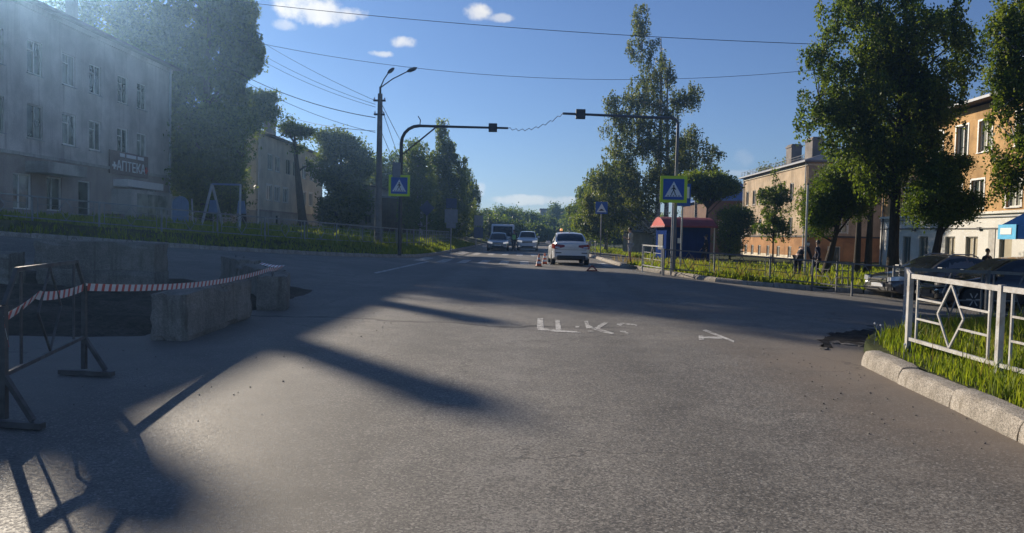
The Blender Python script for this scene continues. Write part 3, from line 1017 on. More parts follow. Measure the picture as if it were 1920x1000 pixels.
# second building on the left
b = thing('apartment_building', 'cream two storey house with a steep dark gable roof behind the bank', 'building', (XL, 76, 1.2))
ops = []
for p in (502, 516, 536, 549, 566, 580):
    yy = py(p, XL)
    ops.append((yy - 66 - 0.72, yy - 66 + 0.72, 6.85, 8.35, 'white sill thick pale' if p not in (536, 549) else 'old'))
for p in (500, 515, 531, 566, 579):
    yy = py(p, XL)
    ops.append((yy - 66 - 0.72, yy - 66 + 0.72, 4.0, 5.45, 'white sill trim thick pale'))
ops.append((5.2, 6.2, 1.2, 2.7, 'old door'))
wm = MB()
bands = [(3.0, 1), (12, 0)]
wall_face(wm, (XL, 66, 0), (0, 1, 0), (1, 0, 0), 21, 0.6, 9.9, ops, bands)
eo = [(u - 0.55, u + 0.55, z, z + 1.5, 'white sill') for u in (2.2, 5.4, 8.6) for z in (4.0, 6.9)]
wall_face(wm, (XL - 11, 66, 0), (1, 0, 0), (0, -1, 0), 11, 0.6, 9.9, eo, bands)
wall_face(wm, (XL, 87, 0), (-1, 0, 0), (0, 1, 0), 11, 0.6, 9.9, [], bands)
wall_face(wm, (XL - 11, 87, 0), (0, -1, 0), (-1, 0, 0), 21, 0.6, 9.9, [], bands)
part('wall', wm, [M['cream'], M['greywall']], b, world=b)
for o_ in ops:
    fit_window(b, (XL, 66, 0), (0, 1, 0), (1, 0, 0), o_)
for o_ in eo:
    fit_window(b, (XL - 11, 66, 0), (1, 0, 0), (0, -1, 0), o_)
rf = hip_roof(b, XL - 11, XL, 66, 87, 10.02, 2.3, 0.55, M['roof_dark'])
chimney(b, -27.5, 71.5, 10.6, 13.0, 0.9, 1.4, rf)
chimney(b, -27.5, 79.5, 10.6, 12.8, 0.9, 1.2, rf)
for yy in (66.2, 86.7):
    pipe(b, [(XL + 0.32, yy, 9.9), (XL + 0.12, yy, 9.4), (XL + 0.12, yy, 1.6), (XL + 0.3, yy, 1.45)], 0.075, M['frame_white'])
m = MB()
m.box((XL + 0.04, 76.5, 3.02), (0.09, 21.0, 0.16))
part('string_course', m, M['ruddy'], b, world=b)

# low grey outbuilding behind the lamp post
b = thing('garage', 'low grey rendered outbuilding with a lean-to roof behind the lamp post', 'outbuilding', (-17.5, 82, 1.2))
wm = MB()
o_ = (1.9, 2.7, 2.2, 3.1, 'old')
wall_face(wm, (-18.9, 78, 0), (1, 0, 0), (0, -1, 0), 3.4, 0.8, 6.2, [o_], [(9, 0)])
wall_face(wm, (-15.5, 78, 0), (0, 1, 0), (1, 0, 0), 7, 0.8, 5.9, [], [(9, 0)])
wall_face(wm, (-18.9, 85, 0), (0, -1, 0), (-1, 0, 0), 7, 0.8, 6.2, [], [(9, 0)])
part('wall', wm, M['greywall'], b, world=b)
fit_window(b, (-18.9, 78, 0), (1, 0, 0), (0, -1, 0), o_)
m = MB()
m.prism([(-19.2, 77.6, 6.32), (-15.1, 77.6, 5.85), (-15.1, 77.6, 6.0), (-19.2, 77.6, 6.47)], (0, 7.6, 0))
part('roof', m, M['roof_dark'], b, world=b)
b = thing('shed', 'dark plank shed beside the grey outbuilding', 'shed', (-13.5, 80, 1.2))
m = MB()
m.box((-13.6, 81.5, 2.9), (3.4, 6, 4.0))
part('wall', m, M['soffit'], b, world=b)
for k in range(12):
    m = MB()
    m.box((-15.16 + k * 0.285, 78.47, 2.85), (0.26, 0.05, 3.9))
    part('plank', m, M['soffit'], b, world=b)
m = MB()
m.prism([(-15.6, 78.0, 4.95), (-11.6, 78.0, 4.75), (-11.6, 78.0, 4.9), (-15.6, 78.0, 5.1)], (0, 7, 0))
part('roof', m, M['roof_grey'], b, world=b)

# near building on the right: white ground floor, ochre above
XR = 24.0
b = thing('apartment_building', 'ochre three storey building with a whitewashed ground floor and shop', 'building', (XR, 38, -0.4))
ops = []
UO = (XR, 51.1, 0)       # u runs towards the camera


def U(y):
    return 51.1 - y


for yy in (47.3, 44.5, 42.05, 39.95, 36.9, 34.2, 31.4, 28.4, 25.4):
    ops.append((U(yy) - 0.56, U(yy) + 0.56, 6.25, 7.9, 'white sill trim' + (' pale' if int(yy) % 2 else '')))
for yy in (47.4, 44.8, 42.4, 40.4, 37.4, 34.4, 31.4, 28.4, 25.4):
    ops.append((U(yy) - 0.56, U(yy) + 0.56, 3.25, 4.8, 'white sill trim' + (' pale' if int(yy) % 2 else '')))
for (yy, wd, z0, kd) in ((47.55, 0.95, -0.1, 'old green'), (45.55, 1.0, -0.1, 'old green'), (42.75, 1.0, 0.2, 'old board'), (40.7, 1.1, 0.2, 'old board'), (37.85, 1.0, -0.3, 'old board door'), (35.6, 1.6, -0.3, 'white door'), (32.8, 2.0, 0.2, 'white'), (29.5, 2.0, 0.2, 'white')):
    ops.append((U(yy) - wd / 2, U(yy) + wd / 2, z0, 1.78, kd))
wm = MB()
bands = [(3.0, 1), (12, 0)]
wall_face(wm, UO, (0, -1, 0), (-1, 0, 0), 31.1, -0.8, 8.75, ops, bands, 0.2)
wall_face(wm, (XR + 13, 51.1, 0), (-1, 0, 0), (0, 1, 0), 13, -0.8, 8.75, [], bands)
wall_face(wm, (XR, 20, 0), (1, 0, 0), (0, -1, 0), 13, -0.8, 8.75, [], bands)
wall_face(wm, (XR + 13, 20, 0), (0, 1, 0), (1, 0, 0), 31.1, -0.8, 8.75, [], bands)
part('wall', wm, [M['ochre'], M['pavewhite']], b, world=b)
for o_ in ops:
    fit_window(b, UO, (0, -1, 0), (-1, 0, 0), o_, 0.2)
rf = hip_roof(b, XR, XR + 13, 20, 51.1, 9.0, 2.4, 0.75, M['roof_grey'])
chimney(b, 26.8, 42.6, 9.4, 11.4, 0.9, 0.6, rf)
m = MB()
m.box((26.6, 39.6, 10.25), (1.3, 1.5, 1.9))
m.prism([(25.7, 38.7, 11.2), (27.5, 38.7, 11.2), (27.5, 38.7, 11.32), (25.7, 38.7, 11.32)], (0, 1.8, 0))
part('roof_cabin', m, M['blue_roof'], rf, world=b)
chimney(b, 26.8, 37.0, 9.4, 11.2, 0.7, 0.5, rf)
m = MB()
m.box((XR - 0.07, 35.5, 3.02), (0.16, 31.1, 0.13))
part('cornice', m, M['pavewhite'], b, world=b)
m = MB()
m.box((XR - 0.04, 35.5, 2.80), (0.10, 31.1, 0.05))
part('cornice', m, M['roof_grey'], b, world=b)
pipe(b, [(XR - 0.06, 51, 2.28), (XR - 0.06, 45, 2.25), (XR - 0.06, 38, 2.2)], 0.03, M['dark_steel'], 'conduit')
for yy in (46.6, 44.0, 40.0):
    m = MB()
    m.box((XR - 0.07, yy, 2.2), (0.1, 0.25, 0.16))
    part('junction_box', m, M['dark_steel'], b, world=b)
pipe(b, [(XR - 0.08, 50.7, 8.6), (XR - 0.08, 50.7, -0.3)], 0.06, M['fence_dark'])
m = MB()
m.box((XR - 0.012, 38.95, 1.0), (0.03, 0.55, 2.5))
part('corner_panel', m, M['frame_old'], b, world=b)
# shop entrance: hipped blue awning, bright side panel, notices on the door
m = MB()
m.add([(XR, 35.7, 1.65), (XR - 1.7, 35.7, 1.65), (XR - 1.7, 30.4, 1.65), (XR, 30.4, 1.65), (XR, 35.3, 3.15), (XR, 30.8, 3.15), (XR - 0.3, 35.3, 3.15), (XR - 0.3, 30.8, 3.15),
       (XR, 35.7, 2.25), (XR - 1.7, 35.7, 2.25), (XR - 1.7, 30.4, 2.25), (XR, 30.4, 2.25)],
      [(0, 3, 2, 1), (0, 1, 9, 8), (1, 2, 10, 9), (2, 3, 11, 10), (8, 9, 6, 4), (9, 10, 7, 6), (10, 11, 5, 7), (4, 6, 7, 5)])
aw = part('shop_awning', m, M['awning'], b, world=b)
m = MB()
m.box((XR - 1.72, 35.05, 1.97), (0.05, 1.3, 0.68))
part('side_panel', m, M['cyan'], aw, world=b)
m = MB()
m.box((XR - 1.75, 35.1, 2.0), (0.02, 0.8, 0.3))
part('side_strip', m, M['sign_white'], aw, world=b)
for k, (yy, zz, w_, h_) in enumerate(((36.0, 1.35, 0.5, 0.35), (35.3, 1.35, 0.4, 0.35), (36.0, 0.75, 0.5, 0.5), (35.4, 0.2, 0.7, 0.7))):
    m = MB()
    m.box((XR - 0.06, yy, zz), (0.02, w_, h_))
    part('notice', m, M['sign_white'], b, world=b)

# second building on the right
b = thing('apartment_building', 'tan two storey building with orange lower walls and two roof chimneys', 'building', (XR, 74, -0.4))
ops = []
UO2 = (XR, 83.5, 0)
for p in (1395, 1407, 1420, 1436, 1455, 1476):
    yy = py(p, XR)
    ops.append((83.5 - yy - 0.5, 83.5 - yy + 0.5, 5.1, 6.6, 'old sill'))
    ops.append((83.5 - yy - 0.5, 83.5 - yy + 0.5, 2.0, 3.5, 'old sill'))
    ops.append((83.5 - yy - 0.45, 83.5 - yy + 0.45, -0.2, 0.85, 'white pale'))
wm = MB()
bands = [(0.95, 2), (1.75, 1), (12, 0)]
wall_face(wm, UO2, (0, -1, 0), (-1, 0, 0), 18.9, -0.8, 8.1, ops, [(0.05, 2), (1.75, 1), (12, 0)])
eo = [(2.6, 3.5, 2.1, 3.5, 'white trim'), (1.9, 3.0, -0.75, 0.95, 'white door'), (7.0, 8.0, 2.1, 3.5, 'old'), (7.0, 8.0, 5.1, 6.5, 'old'), (2.6, 3.5, 5.1, 6.5, 'old')]
wall_face(wm, (XR, 64.6, 0), (1, 0, 0), (0, -1, 0), 12, -0.8, 8.1, eo, [(1.75, 1), (12, 0)])
wall_face(wm, (XR + 12, 83.5, 0), (-1, 0, 0), (0, 1, 0), 12, -0.8, 8.1, [], bands)
wall_face(wm, (XR + 12, 64.6, 0), (0, 1, 0), (1, 0, 0), 18.9, -0.8, 8.1, [], bands)
part('wall', wm, [M['tan'], M['orange_wall'], M['cream']], b, world=b)
for o_ in ops:
    fit_window(b, UO2, (0, -1, 0), (-1, 0, 0), o_)
for o_ in eo:
    fit_window(b, (XR, 64.6, 0), (1, 0, 0), (0, -1, 0), o_)
rf = hip_roof(b, XR, XR + 12, 64.6, 83.5, 8.25, 2.1, 0.5, M['roof_grey'])
chimney(b, 26.2, 74.5, 8.4, 10.7, 1.0, 1.5, rf)
chimney(b, 26.2, 69.3, 8.4, 10.7, 1.0, 1.8, rf)
for mz, mt in ((1.78, 'roof_dark'), (7.9, 'cream')):
    m = MB()
    m.box((XR - 0.05, 74.05, mz), (0.12, 18.9, 0.14))
    m.box((XR + 6.0, 64.55, mz), (12.1, 0.12, 0.14))
    part('string_course', m, M[mt], b, world=b)
for yy in (83.2, 64.9):
    pipe(b, [(XR - 0.1, yy, 8.1), (XR - 0.1, yy, -0.3)], 0.07, M['frame_white'])
rl = MB()
for k in range(19):
    rl.bar((XR - 0.4, 65 + k, 8.26), (XR - 0.4, 65 + k, 8.72), 0.03, 0.03)
rl.bar((XR - 0.4, 64.6, 8.72), (XR - 0.4, 83.4, 8.72), 0.03, 0.03)
rl.bar((XR - 0.4, 64.6, 8.5), (XR - 0.4, 83.4, 8.5), 0.02, 0.02)
part('roof_rail', rl, M['dark_steel'], rf, world=b)

# far house with a blue roof, behind the second building
b = thing('house', 'brick house with a blue sheet roof beyond the tan building', 'house', (25.5, 95, -0.4))
wm = MB()
wo = [(u, u + 1.0, 2.0, 3.6, 'white') for u in (1.5, 4.5, 7.5)]
wall_face(wm, (21.5, 90, 0), (1, 0, 0), (0, -1, 0), 10, -0.8, 6.0, wo, [(9, 0)])
wall_face(wm, (21.5, 104, 0), (0, -1, 0), (-1, 0, 0), 14, -0.8, 6.0, [], [(9, 0)])
wall_face(wm, (31.5, 90, 0), (0, 1, 0), (1, 0, 0), 14, -0.8, 6.0, [], [(9, 0)])
part('wall', wm, M['brown_wall'], b, world=b)
for o_ in wo:
    fit_window(b, (21.5, 90, 0), (1, 0, 0), (0, -1, 0), o_)
hip_roof(b, 21.5, 31.5, 90, 104, 6.1, 2.4, 0.5, M['blue_roof'])

# distant slab block that closes the street
b = thing('apartment_building', 'distant dusky five storey slab block closing the end of the street', 'building', (12, 215, 0))
wm = MB()
wo = [(1.2 + k * 3.0, 2.6 + k * 3.0, 1.2 + f * 1.9, 2.2 + f * 1.9, 'old') for k in range(8) for f in range(4)]
wall_face(wm, (4, 215, 0), (1, 0, 0), (0, -1, 0), 26, -0.9, 8.9, wo, [(20, 0)])
wall_face(wm, (30, 215, 0), (0, 1, 0), (1, 0, 0), 10, -0.9, 8.9, [], [(20, 0)])
wall_face(wm, (4, 225, 0), (0, -1, 0), (-1, 0, 0), 10, -0.9, 8.9, [], [(20, 0)])
part('wall', wm, M['slab'], b, world=b)
for o_ in wo:
    fit_window(b, (4, 215, 0), (1, 0, 0), (0, -1, 0), o_)
m = MB()
m.box((17, 220, 9.0), (26.4, 10.4, 0.25))
part('roof', m, M['roof_dark'], b, world=b)


# ------------------------------------------------------------------ trees
def leaf_mesh(name, centers, tint, size, rng, mat, droop_bias=0.0, wid=0.55):
    n = len(centers)
    a = rng.normal(size=(n, 3))
    a[:, 2] -= droop_bias * 2.0
    a /= np.linalg.norm(a, axis=1, keepdims=True)
    r = rng.normal(size=(n, 3))
    bvec = np.cross(a, r)
    bvec /= np.linalg.norm(bvec, axis=1, keepdims=True) + 1e-9
    L = size * rng.uniform(0.45, 1.4, size=(n, 1))
    V = np.empty((n, 4, 3))
    V[:, 0] = centers - a * L * 0.5
    V[:, 1] = centers + bvec * L * wid * 0.5
    V[:, 2] = centers + a * L * 0.5
    V[:, 3] = centers - bvec * L * wid * 0.5
    me = fast_mesh(name, V.reshape(-1, 3), np.arange(n * 4), 4, mat, smooth=False)
    at = me.attributes.new('tint', 'FLOAT', 'POINT')
    at.data.foreach_set('value', np.repeat(np.clip(tint, 0, 1), 4).astype(np.float32))
    return me


def make_tree(name, label, x, y, z, blobs, trunk_r, n_tips, lpt, leaf, spread, seed, leafm, barkm, droop=0.0, lean=(0, 0), group=None, n_limbs=16, stems=None, gap=0.0, trunk_frac=0.85, shell=0.42, bias=0.25, wid=0.55):
    rng = np.random.default_rng(seed)
    t = thing(name, label, 'tree', (x, y, z), group=group)
    B = np.array(blobs, float)
    sat = []
    for q_ in B:
        for _ in range(4):
            d_ = rng.normal(size=3)
            d_[2] = d_[2] * 0.8
            d_ /= np.linalg.norm(d_)
            f_ = rng.uniform(0.16, 0.34)
            sat.append([*(q_[:3] + d_ * q_[3:6] * rng.uniform(0.95, 1.15)), *(q_[3:6] * f_)])
    sat = [s_ for s_ in sat if s_[2] > 1.0]
    if sat:
        B = np.concatenate([B, np.array(sat)])
    vol = (B[:, 3] * B[:, 4] * B[:, 5]) ** 0.66
    pr = vol / vol.sum()
    tips = []
    while len(tips) < n_tips:
        k = rng.choice(len(B), size=n_tips * 2, p=pr)
        d = rng.normal(size=(n_tips * 2, 3))
        d /= np.linalg.norm(d, axis=1, keepdims=True)
        r = rng.uniform(0, 1, size=(n_tips * 2, 1)) ** shell
        p = B[k, :3] + d * r * B[k, 3:6]
        if gap > 0:
            s = 1.1 * (np.sin(p[:, 0] * 1.7 + seed) * np.sin(p[:, 1] * 1.5 + 2 * seed) * np.sin(p[:, 2] * 1.35 + 0.7 * seed) + 0.8 * np.sin(p[:, 0] * 4.3 + p[:, 2] * 2.1) * np.sin(p[:, 1] * 3.3 - p[:, 2] * 3.4 + seed))
            p = p[s > -1.0 + gap * rng.uniform(0.7, 1.3, size=len(s))]
        tips += list(p)
    tips = np.array(tips[:n_tips])
    # trunk(s) and limbs
    mb = MB()
    top = max(b_[2] for b_ in blobs)
    H_ = top * trunk_frac + 0.4
    stems = stems or [(0.0, 0.0, 1.0)]
    trunks = []
    for si, (sx, sy, sc) in enumerate(stems):
        pts, rs = [], []
        n = 9
        for i in range(n):
            f = i / (n - 1)
            wob = 0.05 * H_ * 0.25
            pts.append((sx + lean[0] * f + wob * math.sin(3.1 * f + seed + si) * f, sy + lean[1] * f + wob * math.cos(2.3 * f + seed * 2 + si) * f, -0.15 + (H_ * sc + 0.15) * f))
            rs.append(trunk_r * sc * ((1 - f) ** 0.8 * 0.85 + 0.12 + (0.35 * max(0, 0.1 - f) / 0.1)))
        mb.tube(pts, rs, 9)
        trunks.append(np.array(pts))
    idx = rng.permutation(n_tips)
    limbs = []
    for j in idx[:n_limbs]:
        tp = tips[j]
        tr = trunks[rng.integers(len(trunks))]
        hd = math.hypot(tp[0], tp[1])
        z0 = max(min(B[:, 2].min() * 0.55, H_ * 0.6), min(tp[2] - hd * rng.uniform(0.6, 1.1), H_ * 0.96))
        i = int(np.clip(np.searchsorted(tr[:, 2], z0), 1, len(tr) - 1))
        f = np.clip((z0 - tr[i - 1, 2]) / max(tr[i, 2] - tr[i - 1, 2], 1e-6), 0, 1)
        s = tr[i - 1] * (1 - f) + tr[i] * f
        m1 = s + (tp - s) * 0.4 + np.array([0, 0, 0.05 * np.linalg.norm(tp - s)])
        m2 = s + (tp - s) * 0.75 + np.array([0, 0, 0.03 * np.linalg.norm(tp - s)])
        r0 = trunk_r * 0.42 * (1 - 0.6 * z0 / max(H_, 1))
        mb.tube([s, m1, m2, tp], [r0, r0 * 0.6, r0 * 0.35, 0.012], 5, cap=False)
        limbs += [m1, m2, (s + m1) / 2, tp]
    L = np.array(limbs)
    for j in idx[n_limbs:n_limbs + 160]:
        tp = tips[j]
        k = int(np.argmin(((L - tp) ** 2).sum(1)))
        mid = (L[k] + tp) / 2 + np.array([0, 0, 0.12])
        mb.tube([L[k], mid, tp], [0.028, 0.018, 0.008], 3, cap=False)
    part('trunk', mb, barkm, t, smooth='all')
    # leaves
    k = np.repeat(np.arange(n_tips), lpt)
    off = rng.normal(size=(len(k), 3)) * spread * np.array([1, 1, 0.75])
    C = tips[k] + off
    if droop:
        sid = rng.integers(0, 5, size=len(k))
        ang = rng.uniform(0, 6.283, size=(n_tips, 5))
        rad = rng.uniform(0.1, 1.0, size=(n_tips, 5)) * spread * 1.3
        h = rng.uniform(0, 1, size=len(k)) ** 1.3
        C[:, 0] = tips[k, 0] + np.cos(ang[k, sid]) * rad[k, sid] + rng.normal(size=len(k)) * 0.05
        C[:, 1] = tips[k, 1] + np.sin(ang[k, sid]) * rad[k, sid] + rng.normal(size=len(k)) * 0.05
        C[:, 2] = tips[k, 2] + rng.normal(size=len(k)) * 0.06 + 0.2 - h * droop * rng.uniform(0.5, 1.2, size=(n_tips, 5))[k, sid]
    C = C[C[:, 2] > 0.4]
    tt = rng.normal(size=n_tips) * 0.34 + bias + 0.2
    tint = tt[k][:len(C)] + rng.normal(size=len(C)) * 0.2
    obj('crown', leaf_mesh('crown', C, tint, leaf, rng, leafm, droop_bias=0.5 if droop else 0.1, wid=wid), t)
    return t


def XW(px, y):
    return (px - 985) / FPX * y


def PB(y, px0, z0, lst, depth=0.85):
    """crown lobes from their outline as seen from the street: (px, py, rx, ry) at distance y"""
    o = AT(px0, 440, y)
    res = []
    for (px, py_, rx_, ry_) in lst:
        p = AT(px, py_, y)
        k = y / FPX
        res.append((p.x - XW(px0, y), ((px * 7 + py_ * 3) % 11 / 11 - 0.5) * rx_ * k * 0.8, p.z - z0, rx_ * k, rx_ * k * depth, ry_ * k))
    return res


LB, LD, LF, LG = M['leaf_birch'], M['leaf_dark'], M['leaf_fresh'], M['leaf_grey']
g1 = 'tall trees between the buildings on the shaded side'
# shaded side: the tall trees between and behind the houses
zl = 1.45
cl = [(400, 60, 62, 70), (450, 90, 36, 42), (340, 40, 44, 60), (430, 20, 44, 40), (380, 150, 56, 48), (445, 165, 26, 26), (470, 120, 20, 26), (340, 190, 24, 50), (390, 235, 56, 46), (440, 235, 30, 28), (360, 290, 44, 44), (420, 300, 40, 44), (380, -40, 70, 46)]
make_tree('birch_tree', 'tallest dark tree filling the gap beside the grey pharmacy building', XW(380, 52.2), 52.2, zl, PB(52.2, 380, zl, cl, 0.95), 0.42, 1500, 44, 0.27, 0.30, 11, LD, M['bark'], droop=0.6, group=g1, n_limbs=40, gap=0.85, trunk_frac=0.9)
make_tree('poplar_tree', 'broad dark tree standing behind the roof of the grey pharmacy building', -32.0, 57.5, zl, [(0, 0, 13.0, 6.0, 5.8, 5.0), (3.4, 0.5, 13.2, 3.6, 3.8, 3.6), (0.4, 0.4, 17.0, 3.6, 3.4, 3.6), (-3.5, -0.8, 12.5, 3.2, 3.4, 3.0)], 0.5, 900, 44, 0.30, 0.42, 12, LD, M['bark'], group=g1, n_limbs=30, gap=0.8)
cl = [(455, 70, 26, 34), (475, 105, 18, 24), (440, 125, 30, 30), (468, 30, 18, 30), (450, 185, 26, 26)]
make_tree('birch_tree', 'feathery tree whose crown shows against the sky beside the pharmacy building', XW(440, 57), 57, zl, PB(57, 440, zl, cl), 0.3, 520, 40, 0.2, 0.30, 13, LB, M['birch'], droop=0.9, group=g1, n_limbs=24, gap=0.55)
cl = [(455, 205, 34, 24), (490, 190, 26, 18), (505, 215, 18, 14), (430, 225, 30, 24), (470, 235, 24, 16)]
make_tree('maple_tree', 'bushy tree with sunlit top in front of the cream house', XW(452, 62.5), 62.5, zl, PB(62.5, 452, zl, cl), 0.25, 420, 48, 0.24, 0.32, 14, LF, M['bark'], group=g1, gap=0.3)
make_tree('maple_tree', 'low dark tree under the tall one beside the pharmacy building', -22.0, 51.5, zl, [(0, 0, 5.4, 2.6, 2.4, 3.4), (0.4, 0, 2.6, 2.2, 2, 2.0), (-0.8, 0, 3.2, 2.2, 2, 2.6)], 0.22, 620, 46, 0.24, 0.42, 15, LD, M['bark'], group=g1, gap=0.15)
make_tree('maple_tree', 'lopped old tree with a thick bare trunk against the cream house', XW(566, 63), 63, zl, [(-1.2, 0, 8.6, 1.2, 1.1, 0.8), (-0.2, 0, 8.1, 0.8, 0.8, 0.6), (0.6, 0, 5.2, 0.35, 0.35, 0.5), (-0.5, 0, 6.9, 0.35, 0.35, 0.5)], 0.42, 100, 40, 0.22, 0.24, 16, LD, M['bark'], lean=(-0.9, 0), n_limbs=10, trunk_frac=0.93)
cl = [(630, 268, 30, 24), (658, 285, 32, 28), (618, 295, 18, 22), (677, 315, 22, 28), (626, 330, 26, 34), (654, 345, 34, 40), (604, 256, 10, 9), (640, 395, 36, 34), (670, 380, 22, 34), (618, 395, 16, 30)]
make_tree('maple_tree', 'rounded leafy tree between the cream house and the lamp post', XW(634, 76), 76, zl, PB(76, 634, zl, cl), 0.3, 760, 46, 0.30, 0.38, 17, LB, M['bark'], n_limbs=26, gap=0.65, bias=0.25)
make_tree('maple_tree', 'paler leafy tree behind the lamp post and outbuilding', XW(735, 90), 90, 1.3, [(0, 0, 6.5, 3.4, 3, 3.0), (2.4, 0, 7.3, 2.6, 2.6, 2.8), (-2.2, 0, 5.2, 2.4, 2.4, 2.6)], 0.25, 420, 40, 0.32, 0.5, 18, LF, M['bark'], gap=0.3)
cl = [(785, 300, 24, 36), (775, 350, 28, 40), (800, 355, 22, 40), (790, 400, 28, 30), (768, 395, 20, 26)]
make_tree('birch_tree', 'weeping birch with hanging twigs behind the gantry', XW(788, 64), 64, 0.7, PB(64, 788, 0.7, cl), 0.2, 460, 44, 0.2, 0.26, 19, LF, M['birch'], droop=1.3, group='weeping birches by the road', gap=0.3, bias=0.4)
cl = [(828, 246, 12, 24), (830, 290, 24, 34), (845, 300, 18, 30), (825, 340, 32, 40), (858, 345, 26, 40), (838, 392, 38, 36), (872, 385, 20, 34), (812, 390, 24, 36), (850, 415, 34, 22)]
make_tree('birch_tree', 'pointed dense birch, the tallest behind the grey sign boards', XW(838, 70), 70, 0.6, PB(70, 838, 0.6, cl), 0.24, 800, 44, 0.21, 0.24, 20, LB, M['birch'], droop=1.4, group='weeping birches by the road', n_limbs=26, gap=0.6, bias=0.35, trunk_frac=0.95)
make_tree('birch_tree', 'smaller birch leaning out past the pointed one', XW(872, 84), 84, 0.5, [(0, 0, 4.6, 1.7, 1.7, 2.6), (-0.2, 0, 6.8, 0.9, 0.9, 1.4)], 0.18, 300, 42, 0.19, 0.32, 21, LB, M['birch'], droop=1.2, group='weeping birches by the road', gap=0.2)
# trees where the street bends away
far = [(905, 118, 4.7, 2.6), (925, 135, 5.0, 2.8), (950, 128, 5.6, 3.0), (972, 142, 5.6, 3.2), (992, 138, 5.2, 3.0), (1014, 150, 5.0, 3.0), (1030, 140, 4.2, 2.6), (1044, 170, 8.2, 2.2), (1062, 160, 4.2, 2.6), (1082, 128, 5.4, 2.7), (1008, 112, 2.6, 2.0), (960, 106, 3.0, 2.2), (932, 104, 3.2, 2.2), (985, 175, 5.5, 3.4)]
words_ = ['at the far end of the shaded kerb', 'behind the minibus', 'above the minibus and traffic officer', 'between the officer and the white SUV', 'above the white SUV', 'just beyond the white SUV roof', 'left of the slab block', 'tall and thin before the slab block', 'in front of the slab block', 'behind the speed hump sign', 'low and close behind the white SUV', 'low behind the traffic officer', 'low behind the grey car', 'farthest in the middle of the street end']
for i, ((px, yy, hh, rr), wd) in enumerate(zip(far, words_)):
    make_tree('roadside_tree', 'distant leafy tree ' + wd, XW(px, yy), yy, 0.0, [(0, 0, hh * 0.62, rr, rr, hh * 0.40), (rr * 0.4, 0, hh * 0.4, rr * 0.8, rr * 0.8, hh * 0.34), (-rr * 0.3, 0, hh * 0.85, rr * 0.6, rr * 0.6, hh * 0.25)], 0.2, 210, 34, 0.38, 0.5, 30 + i, LF if i % 3 else LD, M['bark'], group='trees where the street ends', n_limbs=10, gap=0.25)

sh = [(715, 96, 1.2, 2.6, 3.0, 'at the back of the dark plank shed'), (800, 92, 0.7, 2.4, 3.0, 'under the weeping birches'), (832, 100, 0.6, 2.6, 3.2, 'behind the pointed birch'), (866, 102, 0.5, 2.4, 3.0, 'behind the leaning birch'), (612, 92, 1.3, 3.0, 3.6, 'between the cream house and outbuilding'),
      (1112, 108, 0, 2.6, 3.2, 'behind the dense birch row'), (1150, 98, 0, 2.4, 2.8, 'behind the man on the footway'), (1178, 104, 0, 2.6, 3.4, 'behind the low weathered shed'), (1212, 94, 0, 2.6, 3.2, 'behind the slender birch trunks'), (1245, 100, 0, 2.6, 3.0, 'behind the gable end of the kiosk roof')]
for i, (px, yy, z_, rr, hh, wd) in enumerate(sh):
    make_tree('shrub', 'dense wild shrub growing ' + wd, XW(px, yy), yy, z_, [(0, 0, hh * 0.45, rr, rr * 0.8, hh * 0.5), (rr * 0.3, 0, hh * 0.8, rr * 0.6, rr * 0.6, hh * 0.35)], 0.08, 260, 40, 0.30, 0.4, 80 + i, LF if i % 2 else LD, M['bark'], group='wild shrubs behind the street trees', n_limbs=10, gap=0.1)
rgw = np.random.default_rng(99)
wx = np.concatenate([rgw.uniform(-190, 190, 3400)])
wy = 185 + 0.10 * np.abs(wx) + rgw.uniform(0, 24, 3400)
wh = 5.5 + 2.6 * np.sin(wx * 0.23) * np.sin(wx * 0.071 + 1) + 1.4 * np.sin(wx * 0.9) + np.where(np.abs(wx) > 26, 2.5, -1.0)
wc = np.stack([wx, wy, wh * rgw.uniform(0, 1, 3400) ** 0.6 - 0.6], 1)
kk = np.repeat(np.arange(3400), 14)
wl_ = wc[kk] + rgw.normal(size=(len(kk), 3)) * np.array([1.0, 1.0, 0.75])
tag(obj('woods', leaf_mesh('woods', wl_, (rgw.normal(size=3400) * 0.2 + 0.45)[kk], 0.9, rgw, LD)), kind='stuff')

# sunny side
cl = [(1203, 50, 15, 42), (1188, 92, 14, 16), (1216, 118, 26, 36), (1205, 190, 48, 52), (1248, 140, 18, 34), (1262, 190, 26, 34), (1300, 178, 16, 28), (1150, 190, 16, 22), (1178, 260, 48, 55), (1240, 265, 42, 48), (1160, 330, 40, 55), (1212, 345, 38, 50), (1125, 330, 22, 34), (1140, 395, 46, 34), (1105, 385, 20, 26), (1250, 330, 26, 30), (1195, 408, 34, 24)]
make_tree('birch_tree', 'tall slender birch with white forked trunks behind the kiosk', XW(1228, 65), 65, 0.05, PB(65, 1228, 0.05, cl), 0.29, 1350, 42, 0.19, 0.28, 51, LG, M['birch'], droop=1.0, stems=[(0, 0, 1.0), (0.8, 0.2, 0.86)], n_limbs=44, gap=0.55, bias=0.3, shell=0.5, trunk_frac=0.93)
cl = [(1300, 262, 26, 26), (1330, 290, 22, 18), (1290, 310, 26, 20), (1335, 320, 16, 12), (1270, 300, 20, 26)]
make_tree('birch_tree', 'airy birch at the back with thin dark foliage to the side of the slender one', XW(1300, 70), 70, 0, PB(70, 1300, 0, cl), 0.2, 260, 36, 0.2, 0.34, 52, LG, M['birch'], droop=0.8, gap=0.5, n_limbs=22)
make_tree('linden_tree', 'umbrella shaped pollard tree behind the red roofed kiosk', XW(1322, 56), 56, -0.1, [(0, 0, 5.3, 2.0, 1.7, 0.85), (-0.9, 0, 5.6, 1.2, 1.1, 0.8), (0.9, 0, 5.4, 1.2, 1.1, 0.8)], 0.26, 460, 60, 0.19, 0.24, 53, LD, M['bark'], n_limbs=26, trunk_frac=0.62, bias=0.4)
